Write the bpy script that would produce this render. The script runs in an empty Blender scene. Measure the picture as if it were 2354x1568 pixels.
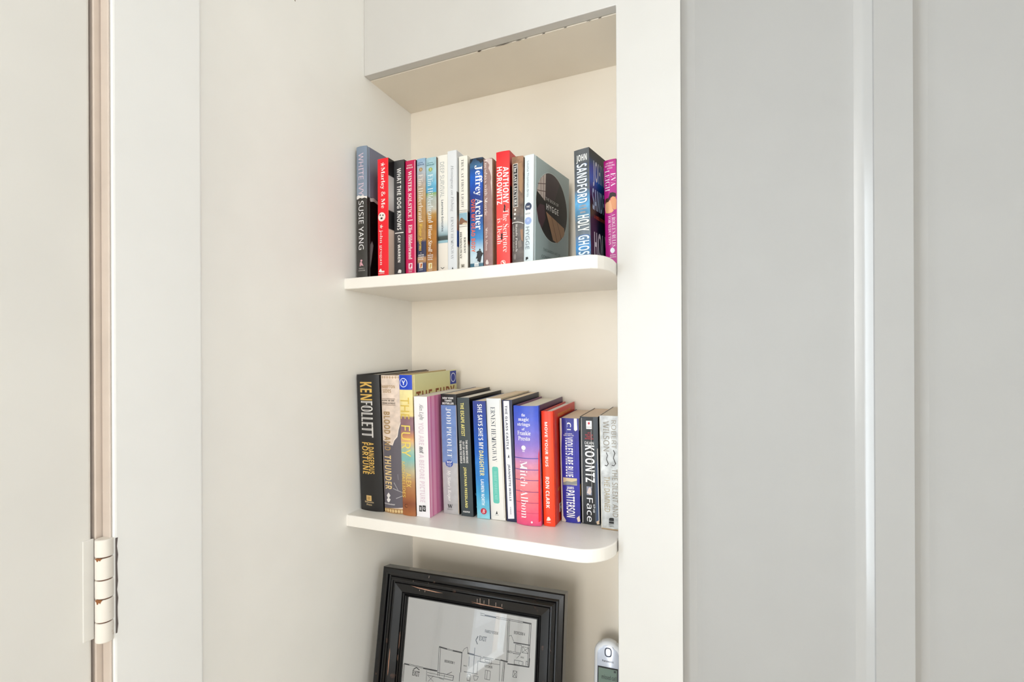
import bpy, bmesh, math, random
from mathutils import Matrix, Vector

# ---------------------------------------------------------------- camera, world, light
K = 0.91            # all layout numbers below are in units of 0.91 m
WZ = 1.38           # height of the lens above the floor
sc = bpy.context.scene
C = sc.collection

def W(x, y, z):
    return (x*K, y*K, z*K + WZ)

cam_d = bpy.data.cameras.new('camera'); cam = bpy.data.objects.new('camera', cam_d); C.objects.link(cam)
cam_d.sensor_width = 36.0
cam_d.lens = 36.0*1129.5/2354.0
cam_d.shift_y = 43.0/2354.0
cam_d.clip_start = 0.01
cam.matrix_world = Matrix.Translation((0, 0, WZ)) @ Matrix.Rotation(0.3985, 4, 'Z') @ Matrix.Rotation(math.pi/2, 4, 'X') @ Matrix.Rotation(-0.0043, 4, 'Z')
sc.camera = cam

world = bpy.data.worlds.new('sky'); sc.world = world; world.use_nodes = True
bg = world.node_tree.nodes['Background']
bg.inputs[0].default_value = (0.80, 0.90, 1.0, 1); bg.inputs[1].default_value = 2.4

def area(name, loc, rot, sx, sy, power, col):
    d = bpy.data.lights.new(name, 'AREA'); d.shape = 'RECTANGLE'; d.size = sx*K; d.size_y = sy*K
    d.energy = power; d.color = col
    o = bpy.data.objects.new(name, d); C.objects.link(o); o.location = W(*loc); o.rotation_euler = rot
    return o
HP = math.pi/2
# daylight outside the glazed door and side window; right and rear lights are added fill
area('daylight_door', (-0.90, -0.10, -0.15), (0, -HP, 0), 1.7, 0.70, 32.0, (0.84, 0.93, 1.0))
area('daylight_side_window', (-0.95, -1.50, 0.05), (0, -HP, 0), 1.7, 1.35, 5.0, (0.88, 0.94, 1.0))
area('added_fill_right', (2.62, -1.95, 0.05), (0, HP, 0), 1.7, 1.9, 62.0, (1.0, 0.98, 0.945))  # added fill to brighten the left wall, set behind an invented window
area('added_fill_rear', (-0.05, -3.58, 0.05), (HP, 0, 0), 1.1, 1.7, 50.0, (1.0, 0.975, 0.93))  # added frontal fill for the niche, behind an invented rear window

vs = sc.view_settings
vs.view_transform = 'Standard'; vs.look = 'None'; vs.gamma = 1.0; vs.use_curve_mapping = False
vs.exposure = 0.14
cy = sc.cycles; cy.use_light_tree = False
cy.max_bounces = 5; cy.diffuse_bounces = 4; cy.glossy_bounces = 3; cy.transparent_max_bounces = 8
cy.caustics_reflective = False; cy.caustics_refractive = False

# ---------------------------------------------------------------- helpers
def lin(h):
    o = []
    for i in (0, 2, 4):
        v = int(h[i:i+2], 16)/255.0
        o.append(v/12.92 if v <= 0.04045 else ((v+0.055)/1.055)**2.4)
    return (o[0], o[1], o[2], 1.0)

MATS = {}
def new_mat(name):
    m = bpy.data.materials.new(name); m.use_nodes = True
    return m, m.node_tree.nodes, m.node_tree.links, m.node_tree.nodes['Principled BSDF']

def plain(hexc, rough=0.45, metal=0.0, name='print_ink'):
    key = (hexc, rough, metal, name)
    if key not in MATS:
        m, n, l, p = new_mat(name+'_'+hexc)
        p.inputs['Base Color'].default_value = lin(hexc)
        p.inputs['Roughness'].default_value = rough
        p.inputs['Metallic'].default_value = metal
        MATS[key] = m
    return MATS[key]

def paint(name, hexc, rough=0.38, vary=0.03, bump=0.04, scale=14.0, specks=None):
    """brushed semi-gloss wall paint: faint mottling and fine relief"""
    m, n, l, p = new_mat(name)
    tc = n.new('ShaderNodeTexCoord')
    nz = n.new('ShaderNodeTexNoise'); nz.inputs['Scale'].default_value = scale; nz.inputs['Detail'].default_value = 2
    l.new(tc.outputs['Object'], nz.inputs['Vector'])
    mr = n.new('ShaderNodeMapRange'); mr.inputs[1].default_value = 0.3; mr.inputs[2].default_value = 0.7
    mr.inputs[3].default_value = 1-vary; mr.inputs[4].default_value = 1+vary
    l.new(nz.outputs['Fac'], mr.inputs[0])
    vm = n.new('ShaderNodeVectorMath'); vm.operation = 'SCALE'
    vm.inputs[0].default_value = lin(hexc)[:3]
    l.new(mr.outputs[0], vm.inputs['Scale'])
    colour = vm.outputs[0]
    if specks:
        vo = n.new('ShaderNodeTexVoronoi'); vo.inputs['Scale'].default_value = specks; l.new(tc.outputs['Object'], vo.inputs['Vector'])
        lt = n.new('ShaderNodeMath'); lt.operation = 'LESS_THAN'; lt.inputs[1].default_value = 0.018
        l.new(vo.outputs['Distance'], lt.inputs[0])
        mx = n.new('ShaderNodeMix'); mx.data_type = 'RGBA'
        l.new(lt.outputs[0], mx.inputs[0]); l.new(colour, mx.inputs[6]); mx.inputs[7].default_value = lin('8A7F6E')
        colour = mx.outputs[2]
    l.new(colour, p.inputs['Base Color'])
    p.inputs['Roughness'].default_value = rough
    if bump < 0.05: return m
    n2 = n.new('ShaderNodeTexNoise'); n2.inputs['Scale'].default_value = 160; n2.inputs['Detail'].default_value = 1
    l.new(tc.outputs['Object'], n2.inputs['Vector'])
    bp = n.new('ShaderNodeBump'); bp.inputs['Strength'].default_value = bump; bp.inputs['Distance'].default_value = 0.002
    l.new(n2.outputs['Fac'], bp.inputs['Height']); l.new(bp.outputs[0], p.inputs['Normal'])
    return m

def ramp_mat(stops, h, rough, noise, name):
    """printed cover: colour bands along the height"""
    m, n, l, p = new_mat(name)
    tc = n.new('ShaderNodeTexCoord'); sp = n.new('ShaderNodeSeparateXYZ'); l.new(tc.outputs['Object'], sp.inputs[0])
    dv = n.new('ShaderNodeMath'); dv.operation = 'DIVIDE'; dv.inputs[1].default_value = h*K; l.new(sp.outputs['Z'], dv.inputs[0])
    cr = n.new('ShaderNodeValToRGB'); l.new(dv.outputs[0], cr.inputs[0])
    st = sorted(stops)
    e = cr.color_ramp.elements
    e[0].position = max(0, st[0][0]); e[0].color = lin(st[0][1])
    e[1].position = min(1, st[-1][0]); e[1].color = lin(st[-1][1])
    for q, c in st[1:-1]:
        x = e.new(q); x.color = lin(c)
    out = cr.outputs[0]
    if noise:
        nz = n.new('ShaderNodeTexNoise'); nz.inputs['Scale'].default_value = 90; nz.inputs['Detail'].default_value = 5
        l.new(tc.outputs['Object'], nz.inputs['Vector'])
        mr = n.new('ShaderNodeMapRange'); mr.inputs[1].default_value = 0.3; mr.inputs[2].default_value = 0.7
        mr.inputs[3].default_value = 1-noise*0.5; mr.inputs[4].default_value = 1+noise*0.5
        l.new(nz.outputs['Fac'], mr.inputs[0])
        vm = n.new('ShaderNodeVectorMath'); vm.operation = 'SCALE'; l.new(out, vm.inputs[0]); l.new(mr.outputs[0], vm.inputs['Scale'])
        out = vm.outputs[0]
    l.new(out, p.inputs['Base Color']); p.inputs['Roughness'].default_value = rough
    return m

def page_mat(hexc):
    key = ('pages', hexc)
    if key not in MATS:
        m, n, l, p = new_mat('page_edges_'+hexc)
        tc = n.new('ShaderNodeTexCoord'); wv = n.new('ShaderNodeTexWave'); wv.inputs['Scale'].default_value = 420; wv.inputs['Distortion'].default_value = 2.0
        wv.bands_direction = 'X'
        l.new(tc.outputs['Object'], wv.inputs['Vector'])
        mr = n.new('ShaderNodeMapRange'); mr.inputs[3].default_value = 0.86; mr.inputs[4].default_value = 1.0
        l.new(wv.outputs['Fac'], mr.inputs[0])
        vm = n.new('ShaderNodeVectorMath'); vm.operation = 'SCALE'; vm.inputs[0].default_value = [c+(0.95-c)*0.35 for c in lin(hexc)[:3]]
        l.new(mr.outputs[0], vm.inputs['Scale']); l.new(vm.outputs[0], p.inputs['Base Color']); p.inputs['Roughness'].default_value = 0.85
        MATS[key] = m
    return MATS[key]

def glass_mat(name, tint=(1, 1, 1, 1), fres=1.5):
    m = bpy.data.materials.new(name); m.use_nodes = True; n = m.node_tree.nodes; l = m.node_tree.links; n.clear()
    o = n.new('ShaderNodeOutputMaterial'); mx = n.new('ShaderNodeMixShader'); tr = n.new('ShaderNodeBsdfTransparent'); gl = n.new('ShaderNodeBsdfGlossy'); fr = n.new('ShaderNodeFresnel')
    fr.inputs[0].default_value = fres; gl.inputs['Roughness'].default_value = 0.0; tr.inputs[0].default_value = tint
    l.new(fr.outputs[0], mx.inputs[0]); l.new(tr.outputs[0], mx.inputs[1]); l.new(gl.outputs[0], mx.inputs[2]); l.new(mx.outputs[0], o.inputs[0])
    return m

class MB:
    """collects vertices and faces in layout units"""
    def __init__(s): s.v = []; s.f = []
    def box(s, x0, x1, y0, y1, z0, z1):
        b = len(s.v)
        s.v += [(x0,y0,z0),(x1,y0,z0),(x1,y1,z0),(x0,y1,z0),(x0,y0,z1),(x1,y0,z1),(x1,y1,z1),(x0,y1,z1)]
        s.f += [tuple(b+i for i in q) for q in ((3,2,1,0),(4,5,6,7),(0,1,5,4),(1,2,6,5),(2,3,7,6),(3,0,4,7))]
        return s
    def prism(s, pts, z0, z1):
        """closed outline in x,y (counter-clockwise) pulled from z0 to z1"""
        b = len(s.v); n = len(pts)
        s.v += [(x, y, z0) for x, y in pts] + [(x, y, z1) for x, y in pts]
        s.f.append(tuple(b+i for i in reversed(range(n)))); s.f.append(tuple(b+n+i for i in range(n)))
        for i in range(n):
            j = (i+1) % n; s.f.append((b+i, b+j, b+n+j, b+n+i))
        return s
    def strip(s, outer, inner, z0, z1):
        """a bent sheet: outer and inner x,y lines, pulled from z0 to z1"""
        n = len(outer); b = len(s.v)
        for z in (z0, z1):
            s.v += [(x, y, z) for x, y in outer]; s.v += [(x, y, z) for x, y in inner]
        O = lambda i, t: b + t*2*n + i
        I = lambda i, t: b + t*2*n + n + i
        for i in range(n-1):
            s.f.append((O(i,0), O(i+1,0), O(i+1,1), O(i,1)))
            s.f.append((I(i+1,0), I(i,0), I(i,1), I(i+1,1)))
            s.f.append((O(i+1,0), O(i,0), I(i,0), I(i+1,0)))
            s.f.append((O(i,1), O(i+1,1), I(i+1,1), I(i,1)))
        s.f.append((O(0,0), O(0,1), I(0,1), I(0,0))); s.f.append((O(n-1,1), O(n-1,0), I(n-1,0), I(n-1,1)))
        return s
    def cyl(s, p, axis, r0, r1, length, n=20):
        """round bar from p along axis (unit vector)"""
        a = Vector(axis).normalized(); u = a.orthogonal().normalized(); w = a.cross(u); b = len(s.v); p = Vector(p)
        for t, r in ((0, r0), (length, r1)):
            for i in range(n):
                q = p + a*t + u*(r*math.cos(2*math.pi*i/n)) + w*(r*math.sin(2*math.pi*i/n)); s.v.append(tuple(q))
        s.f.append(tuple(b+i for i in reversed(range(n)))); s.f.append(tuple(b+n+i for i in range(n)))
        for i in range(n):
            j = (i+1) % n; s.f.append((b+i, b+j, b+n+j, b+n+i))
        return s
    def build(s, name, mat, parent=None, origin=None, bevel=0, seg=2, smooth=False):
        me = bpy.data.meshes.new(name)
        o0 = Vector(origin) if origin else Vector((0, 0, 0))
        me.from_pydata([tuple((Vector(v)-o0)*K) for v in s.v], [], s.f); me.validate()
        bm = bmesh.new(); bm.from_mesh(me); bmesh.ops.recalc_face_normals(bm, faces=bm.faces); bm.to_mesh(me); bm.free()
        me.materials.append(mat)
        o = bpy.data.objects.new(name, me); C.objects.link(o)
        if parent is not None:
            o.parent = parent
            if origin: o.location = o0*K
        else: o.location = W(*o0)
        if smooth:
            for q in me.polygons: q.use_smooth = True
            try: me.set_sharp_from_angle(angle=math.radians(35))
            except Exception: pass
        if bevel:
            md = o.modifiers.new('rounded_edges', 'BEVEL'); md.width = bevel*K; md.segments = seg; md.limit_method = 'ANGLE'; md.angle_limit = math.radians(40)
        return o

def empty(name, loc, rot=(0, 0, 0)):
    o = bpy.data.objects.new(name, None); C.objects.link(o); o.location = W(*loc); o.rotation_euler = rot
    o.empty_display_size = 0.02
    return o
def tag(o, label, cat, group=None):
    o['label'] = label; o['category'] = cat
    if group: o['group'] = group
    return o
def struct(o):
    o['kind'] = 'structure'; return o

# ---------------------------------------------------------------- lettering
try:
    FONT = bpy.data.fonts.load(bpy.utils.resource_path('LOCAL') + '/datafiles/fonts/NotoSansMath-Regular.woff2')
except Exception:
    FONT = None
BASES = {'sansb': (0x1D5D4, 0x1D5EE, 0x1D7EC), 'cond': (0x1D5D4, 0x1D5EE, 0x1D7EC), 'serifb': (0x1D400, 0x1D41A, 0x1D7CE), 'serif': (0x1D400, 0x1D41A, 0x1D7CE),
         'ital': (0x1D434, 0x1D44E, None), 'italb': (0x1D468, 0x1D482, 0x1D7CE), 'dbl': (0x1D538, 0x1D552, 0x1D7D8)}
SPECIAL = {('ital', 'h'): '\u210e', ('dbl', 'C'): '\u2102', ('dbl', 'H'): '\u210d', ('dbl', 'N'): '\u2115', ('dbl', 'P'): '\u2119', ('dbl', 'Q'): '\u211a', ('dbl', 'R'): '\u211d', ('dbl', 'Z'): '\u2124'}
def styled(s, st):
    if st not in BASES: return s
    u, lo, dg = BASES[st]; r = ''
    for c in s:
        if (st, c) in SPECIAL: r += SPECIAL[(st, c)]
        elif 'A' <= c <= 'Z': r += chr(u+ord(c)-65)
        elif 'a' <= c <= 'z': r += chr(lo+ord(c)-97)
        elif '0' <= c <= '9' and dg: r += chr(dg+ord(c)-48)
        else: r += c
    return r
GLYPHS = {}
def glyphs(s, st):
    """outline of a line of lettering as a flat bmesh with x and y in 0..1"""
    if (s, st) not in GLYPHS:
        cu = bpy.data.curves.new('lettering', 'FONT'); cu.body = styled(s, st); cu.resolution_u = 3
        if FONT: cu.font = FONT
        if st == 'serif': cu.offset = -0.010
        if st in ('dbl',): cu.offset = 0.008
        if st in ('cond', 'sansb') : cu.space_character = 1.04
        o = bpy.data.objects.new('lettering', cu); C.objects.link(o)
        dg = bpy.context.evaluated_depsgraph_get()
        me = bpy.data.meshes.new_from_object(o.evaluated_get(dg))
        bpy.data.objects.remove(o); bpy.data.curves.remove(cu)
        vs_ = [tuple(v.co) for v in me.vertices]; fs = [tuple(p.vertices) for p in me.polygons]
        bpy.data.meshes.remove(me)
        x0 = min(v[0] for v in vs_); x1 = max(v[0] for v in vs_); y0 = min(v[1] for v in vs_); y1 = max(v[1] for v in vs_)
        GLYPHS[(s, st)] = ([((v[0]-x0)/(x1-x0), (v[1]-y0)/(y1-y0)) for v in vs_], fs)
    return GLYPHS[(s, st)]

def flat_shape(it, ww, hh):
    """a printed item -> list of (a, t) points in mm, faces, colour; a runs across, t down from the top"""
    k = it[0]
    if k == 't':
        _, s, st, col, ori, a0, a1, c0, c1 = it
        vv, ff = glyphs(s, st)
        if ori == 'V': pts = [(a0 + y*(a1-a0), c0 + x*(c1-c0)) for x, y in vv]
        else: pts = [(a0 + x*(a1-a0), c1 - y*(c1-c0)) for x, y in vv]
        return pts, ff, col
    if k == 'r':
        _, col, a0, a1, c0, c1 = it
        return [(a0, c0), (a1, c0), (a1, c1), (a0, c1)], [(0, 1, 2, 3)], col
    if k in ('o', 'rr'):
        _, col, a0, a1, c0, c1 = it
        n = 28; e = 1.0 if k == 'o' else 0.35; cx, cy, rx, ry = (a0+a1)/2, (c0+c1)/2, abs(a1-a0)/2, abs(c1-c0)/2
        pts = []
        for i in range(n):
            q = 2*math.pi*i/n; c_, s_ = math.cos(q), math.sin(q)
            if k == 'rr':
                r = min(rx, ry)*0.6
                pts.append((cx + math.copysign(rx-r, c_) + r*c_, cy + math.copysign(ry-r, s_) + r*s_))
            else: pts.append((cx+rx*c_, cy+ry*s_))
        return pts, [tuple(range(n))], col
    if k == 'star':
        _, col, a0, a1, c0, c1 = it
        cx, cy, rx, ry = (a0+a1)/2, (c0+c1)/2, (a1-a0)/2, (c1-c0)/2; pts = []
        for i in range(10):
            q = math.pi*i/5 - math.pi/2; r = 1.0 if i % 2 == 0 else 0.5
            pts.append((cx+rx*r*math.cos(q), cy+ry*r*math.sin(q)))
        return pts, [tuple(range(10))], col
    if k == 'zig':                                   # ornamental border of small lozenges
        _, col, a0, a1, c0, c1 = it
        n = 7; pts = []; ff = []; w = (a1-a0)/n; m = (c0+c1)/2; r = (c1-c0)/2
        for i in range(n):
            x = a0 + w*(i+0.5); b = len(pts)
            pts += [(x-w*0.42, m), (x, m-r), (x+w*0.42, m), (x, m+r)]; ff.append((b, b+1, b+2, b+3))
        return pts, ff, col
    if k in ('ring', 'ringf', 'ringp'):
        if k == 'ringp':
            _, col, a0, a1, c0, c1 = it; cx, cy, rx, ry, th = (a0+a1)/2, (c0+c1)/2, (a1-a0)/2, (c1-c0)/2, 1.3
        else: _, col, cx, cy, rx, ry, th = it
        n = 32; pts = []; ff = []
        for i in range(n):
            q = 2*math.pi*i/n; pts += [(cx+rx*math.cos(q), cy+ry*math.sin(q)), (cx+(rx-th)*math.cos(q), cy+(ry-th)*math.sin(q))]
            j = (i+1) % n; ff.append((2*i, 2*j, 2*j+1, 2*i+1))
        return pts, ff, col
    if k == 'p':
        _, col, pp = it
        return list(pp), [tuple(range(len(pp)))], col
    raise ValueError(k)

def decal(name, pts, faces, colour, place, parent, cuts=None, metal=0.0, rough=0.42, lab=None):
    """ink laid on a face: place(a, t) -> local point in layout units"""
    bm = bmesh.new(); vs_ = [bm.verts.new((p[0], p[1], 0)) for p in pts]
    for f in faces:
        try: bm.faces.new([vs_[i] for i in f])
        except ValueError: pass
    if len(faces) == 1 and len(faces[0]) > 4: bmesh.ops.triangulate(bm, faces=bm.faces)
    if cuts:
        for c in cuts:
            bmesh.ops.bisect_plane(bm, geom=bm.verts[:]+bm.edges[:]+bm.faces[:], plane_co=(c, 0, 0), plane_no=(1, 0, 0))
    for v in bm.verts: v.co = Vector(place(v.co.x, v.co.y))*K
    me = bpy.data.meshes.new(name); bm.to_mesh(me); bm.free()
    me.materials.append(plain(colour, rough, metal))
    o = bpy.data.objects.new(name, me); C.objects.link(o); o.parent = parent
    if lab: o['label'] = lab
    return o

# ---------------------------------------------------------------- the room
A = -0.6583          # left wall plane
YF = 0.80            # face of the niche wall
YB = 0.9636          # back of the niche
ZH = 0.5743          # underside of the niche header
ZL = -0.296          # top of the lower shelf
ZU = 0.1568          # top of the upper shelf
ZC = -0.745          # counter at the bottom of the niche
FL, CE = -1.5165, 1.20
XR, YR = 2.3, -3.3   # right and rear ends of the room

cream = paint('cream_niche_paint', 'F3EADB', rough=0.42, vary=0.012, specks=9.0)
leftp = paint('warm_white_wall_paint', 'F5F3EE', rough=0.42, vary=0.012, specks=9.0)
white = paint('white_trim_paint', 'F0F0EE', rough=0.32, vary=0.01)
jambp = paint('worn_jamb_paint', 'D3C5B9', rough=0.4, vary=0.04, scale=30)
frontp = paint('white_face_paint', 'D2D0CC', rough=0.4, vary=0.01, specks=9.0)
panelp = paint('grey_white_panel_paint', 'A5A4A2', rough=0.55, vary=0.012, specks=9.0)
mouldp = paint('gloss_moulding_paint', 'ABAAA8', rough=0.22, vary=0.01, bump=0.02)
roomp = paint('room_wall_paint', 'F1F0EC', rough=0.6, vary=0.01)
shelfp = paint('shelf_paint', 'F3EFE8', rough=0.3, vary=0.012, bump=0.06)
dark = plain('1A1512', 0.9, name='dark_gap')

def planks_floor():
    m, n, l, p = new_mat('oak_floor')
    tc = n.new('ShaderNodeTexCoord'); br = n.new('ShaderNodeTexBrick'); br.inputs['Scale'].default_value = 2.0
    br.inputs['Color1'].default_value = lin('C9B79C'); br.inputs['Color2'].default_value = lin('BFAB8E'); br.inputs['Mortar'].default_value = lin('9A8468')
    br.inputs['Mortar Size'].default_value = 0.004; br.inputs['Row Height'].default_value = 0.18; br.inputs['Brick Width'].default_value = 2.4
    l.new(tc.outputs['Object'], br.inputs['Vector']); l.new(br.outputs[0], p.inputs['Base Color']); p.inputs['Roughness'].default_value = 0.4
    return m
struct(MB().box(-1.2, XR+.1, YR-.1, 1.1, FL-.08, FL).build('floor', planks_floor()))
struct(MB().box(-1.2, XR+.1, YR-.1, 1.1, CE, CE+.08).build('ceiling', roomp))
b = MB().box(XR, XR+.1, YR-.1, -2.90, FL, CE).box(XR, XR+.1, -1.0, 1.1, FL, CE).box(XR, XR+.1, -2.90, -1.0, FL, -.75).box(XR, XR+.1, -2.90, -1.0, .85, CE)
struct(b.build('wall_right', roomp))

# left wall: the niche side and what surrounds the door and the side window
DJ = 0.3437          # casing edge at the hinge side
b = MB()
b.box(A-.11, A, .352, 1.06, FL, CE)
b.box(A-.11, A, -.545, .352, .745, CE)
b.box(A-.11, A, -.90, -.545, FL, CE)
b.box(A-.11, A, -2.10, -.90, FL, -.75); b.box(A-.11, A, -2.10, -.90, .85, CE)
b.box(A-.11, A, YR-.1, -2.10, FL, CE)
struct(b.build('wall_left', leftp))

b = MB().box(A-.11, -.60, YR-.1, YR, FL, CE).box(.50, XR, YR-.1, YR, FL, CE).box(-.60, .50, YR-.1, YR, FL, -.75).box(-.60, .50, YR-.1, YR, .85, CE)
struct(b.build('wall_back', roomp))

pane_m = glass_mat('window_glass')
def window(name, x0, x1, y0, y1, z0, z1, axis):
    w = struct(empty(name, ((x0+x1)/2, (y0+y1)/2, z0)))
    def bar(nm, lo, hi, za, zb, m=white):
        q = MB()
        if axis == 'Y': q.box(x0, x1, lo, hi, za, zb)
        else: q.box(lo, hi, y0, y1, za, zb)
        cx, cy = (x0+x1)/2, (y0+y1)/2
        q.v = [(vx-cx, vy-cy, vz-z0) for vx, vy, vz in q.v]
        return q.build(nm, m, w)
    lo, hi = (y0, y1) if axis == 'Y' else (x0, x1)
    t = .05; mid = (lo+hi)/2
    bar('window_frame', lo, lo+t, z0, z1); bar('window_frame', hi-t, hi, z0, z1); bar('window_frame', lo+t, hi-t, z0, z0+t); bar('window_frame', lo+t, hi-t, z1-t, z1)
    bar('mullion', mid-.02, mid+.02, z0+t, z1-t); zm = (z0+z1)/2
    bar('meeting_rail', lo+t, mid-.02, zm-.02, zm+.02); bar('meeting_rail', mid+.02, hi-t, zm-.02, zm+.02)
    for p0, p1 in ((lo+t, mid-.02), (mid+.02, hi-t)):
        for q0, q1 in ((z0+t, zm-.02), (zm+.02, z1-t)):
            q = MB(); cx, cy = (x0+x1)/2, (y0+y1)/2
            if axis == 'Y': q.v = [(0, p0-cy, q0-z0), (0, p1-cy, q0-z0), (0, p1-cy, q1-z0), (0, p0-cy, q1-z0)]
            else: q.v = [(p0-cx, 0, q0-z0), (p1-cx, 0, q0-z0), (p1-cx, 0, q1-z0), (p0-cx, 0, q1-z0)]
            q.f = [(0, 1, 2, 3)]; q.build('pane', pane_m, w)
    return w
window('window_1', A-.09, A-.03, -2.10, -.90, -.75, .85, 'Y')
window('window_added_right', XR+.02, XR+.08, -2.90, -1.0, -.75, .85, 'Y')  # unseen right-hand window, put in to carry the left wall's fill light

window('window_added_rear', -.60, .50, YR-.08, YR-.02, -.75, .85, 'X')  # unseen rear window, put in for the fill light from behind the camera

# door in the left wall, its jamb and casing
struct(MB().box(A-.11, A-.0017, .3335, .352, FL, .745).box(A-.0005, -.6440, .3398, .3421, FL, .745).box(A-.11, A-.0017, -.545, -.5365, FL, .745).box(A-.11, A-.0017, -.5365, .3335, .7365, .745).build('trim_1', jambp, bevel=.0012))
cas = MB().box(A, -.642, DJ-.0015, .4495, FL, .745+.105)
struct(cas.build('trim_2', white, bevel=.0035, seg=3))
struct(MB().box(A, -.642, -.65, -.5445, FL, .745+.105).build('trim_3', white, bevel=.0035, seg=3))
struct(MB().box(A, -.642, -.5445, DJ-.0015, .7445, .745+.105).build('trim_4', white, bevel=.0035, seg=3))

door = struct(empty('door_1', (A-.021, .3318, FL)))
DX0, DX1 = -.021, .0185   # leaf thickness about the empty
def dpart(name, y0, y1, z0, z1, m=white, x0=DX0, x1=DX1, bevel=.003):
    q = MB().box(x0, x1, y0-.3318, y1-.3318, z0-FL, z1-FL)
    return q.build(name, m, door, bevel=bevel, seg=3)
doorp = paint('door_paint', 'E2E0DB', rough=0.35, vary=0.02, scale=9)
dpart('stile', .12, .3306, FL+.006, .732, doorp); dpart('stile', -.533, -.36, FL+.006, .732, doorp)
dpart('rail', -.36, .12, FL+.006, -.78, doorp); dpart('rail', -.36, .12, .60, .732, doorp)
for y0, y1 in ((.10, .12), (-.36, -.34)): dpart('glazing_bead', y0, y1, -.78, .60, white, -.012, .012, .002)
q = MB(); q.v = [(0, -.36-.3318, -.78-FL), (0, .12-.3318, -.78-FL), (0, .12-.3318, .60-FL), (0, -.36-.3318, .60-FL)]; q.f = [(0, 1, 2, 3)]
q.build('pane', pane_m, door)
MB().cyl((DX1, -.80, .98-.03), (1, 0, 0), .012, .012, .05).cyl((DX1+.05, -.80, .95), (1, 0, 0), .012, .03, .025).build('door_knob', plain('B8A070', .3, 1.0, 'brass'), door, smooth=True)

# painted butt hinge with five knuckles over the jamb
def hinge_mat():
    m, n, l, p = new_mat('hinge_paint')
    tc = n.new('ShaderNodeTexCoord'); nz = n.new('ShaderNodeTexNoise'); nz.inputs['Scale'].default_value = 60; nz.inputs['Detail'].default_value = 5
    l.new(tc.outputs['Object'], nz.inputs['Vector'])
    cr = n.new('ShaderNodeValToRGB'); cr.color_ramp.elements[0].position = .24; cr.color_ramp.elements[0].color = lin('B89C80'); cr.color_ramp.elements[1].position = .36; cr.color_ramp.elements[1].color = lin('E9E3DA')
    l.new(nz.outputs['Fac'], cr.inputs[0]); l.new(cr.outputs[0], p.inputs['Base Color']); p.inputs['Roughness'].default_value = .35
    return m
hm = hinge_mat(); rust = plain('5A3014', .8, name='rust')
hz0, hz1 = -.3195, -.2015
hg = MB().box(DX1-.001, DX1+.0007, .3215-.3318, .3325-.3318, hz0+.002-FL, hz1-.001-FL).build('hinge', doorp, door, bevel=.001)
kc = (A-.021, .3318, FL)
edges = [0, .178, .393, .575, .80, 1.0]
for i in range(5):
    za = hz1 - (hz1-hz0)*edges[i+1] + .0006; zb = hz1 - (hz1-hz0)*edges[i] - .0006
    c = (-.6485-kc[0], .3365-kc[1], za-FL)
    MB().cyl(c, (0, 0, 1), .0086, .0086, zb-za, 24).build('knuckle', hm, hg, bevel=.0012, smooth=True)
MB().cyl((-.6485-kc[0], .3365-kc[1], hz0+.001-FL), (0, 0, 1), .0066, .0066, hz1-hz0-.002, 16).build('hinge_pin', rust, hg, smooth=True)
for zc, r in ((hz1-(hz1-hz0)*.178, .0042), (hz1-(hz1-hz0)*.575, .006)):
    # rust bled around the joint on the visible front of the barrel
    pts = []; cx, cy = -.6485-kc[0], .3365-kc[1]
    q = MB(); n = 9
    for i in range(n):
        t = math.radians(-100 + 62*i/(n-1)); rr = .00872
        hgt = r*math.sin(math.pi*i/(n-1))*(0.7+0.3*math.sin(i*2.3))
        q.v += [(cx+rr*math.cos(t), cy+rr*math.sin(t), zc-FL-.0003+hgt*.35), (cx+rr*math.cos(t), cy+rr*math.sin(t), zc-FL-hgt)]
    q.f = [(2*i, 2*i+2, 2*i+3, 2*i+1) for i in range(n-1)]
    q.build('rust_stain', plain('8A5428', .7, name='rust_bleed'), hg)

# shadow and grey stain painted along the casing edge beside the knuckles
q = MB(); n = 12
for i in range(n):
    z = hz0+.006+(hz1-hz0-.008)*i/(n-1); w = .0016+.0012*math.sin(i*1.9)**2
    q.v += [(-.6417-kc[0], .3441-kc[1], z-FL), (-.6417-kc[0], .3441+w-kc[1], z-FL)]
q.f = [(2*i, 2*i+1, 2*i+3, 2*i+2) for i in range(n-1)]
q.build('shadow_stain_streak', plain('5E5654', .8, name='shadow_stain'), hg)

# niche: face board (header and column in one), soffit, back, right side, counter
wf = MB()
wf.v = []; XC0, XC1 = -.1516, -.0523
for y in (YF, YF+.0185):
    wf.v += [(A, y, ZH), (XC0, y, ZH), (XC0, y, FL), (XC1, y, FL), (XC1, y, CE), (A, y, CE), (XC0, y, CE), (XC1, y, ZH)]
wf.f = [(0, 1, 6, 5), (1, 7, 4, 6), (1, 2, 3, 7)]
wf.f += [tuple(8+i for i in reversed(f)) for f in list(wf.f)]
for i, j in ((0, 1), (1, 2), (2, 3), (3, 7), (7, 4), (4, 6), (6, 5), (5, 0)): wf.f.append((i, i+8, j+8, j))
wfo = struct(wf.build('wall_front', frontp, bevel=.0012))
nb = MB().box(A-.02, -.08, YB, YB+.08, FL, CE)
struct(nb.build('wall_niche', cream))
so = MB().box(A-.01, -.085, YF+.0195, YB+.01, ZH-.0008, ZH+.06)
struct(so.build('ceiling_niche', cream, bevel=.0006))
struct(MB().box(-.099, -.060, YF+.0187, YB+.01, FL, CE).build('wall_niche_right', cream))
struct(MB().box(A-.01, -.098, .70, YB+.005, ZC-.035, ZC).build('trim_5', shelfp, bevel=.003))
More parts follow.
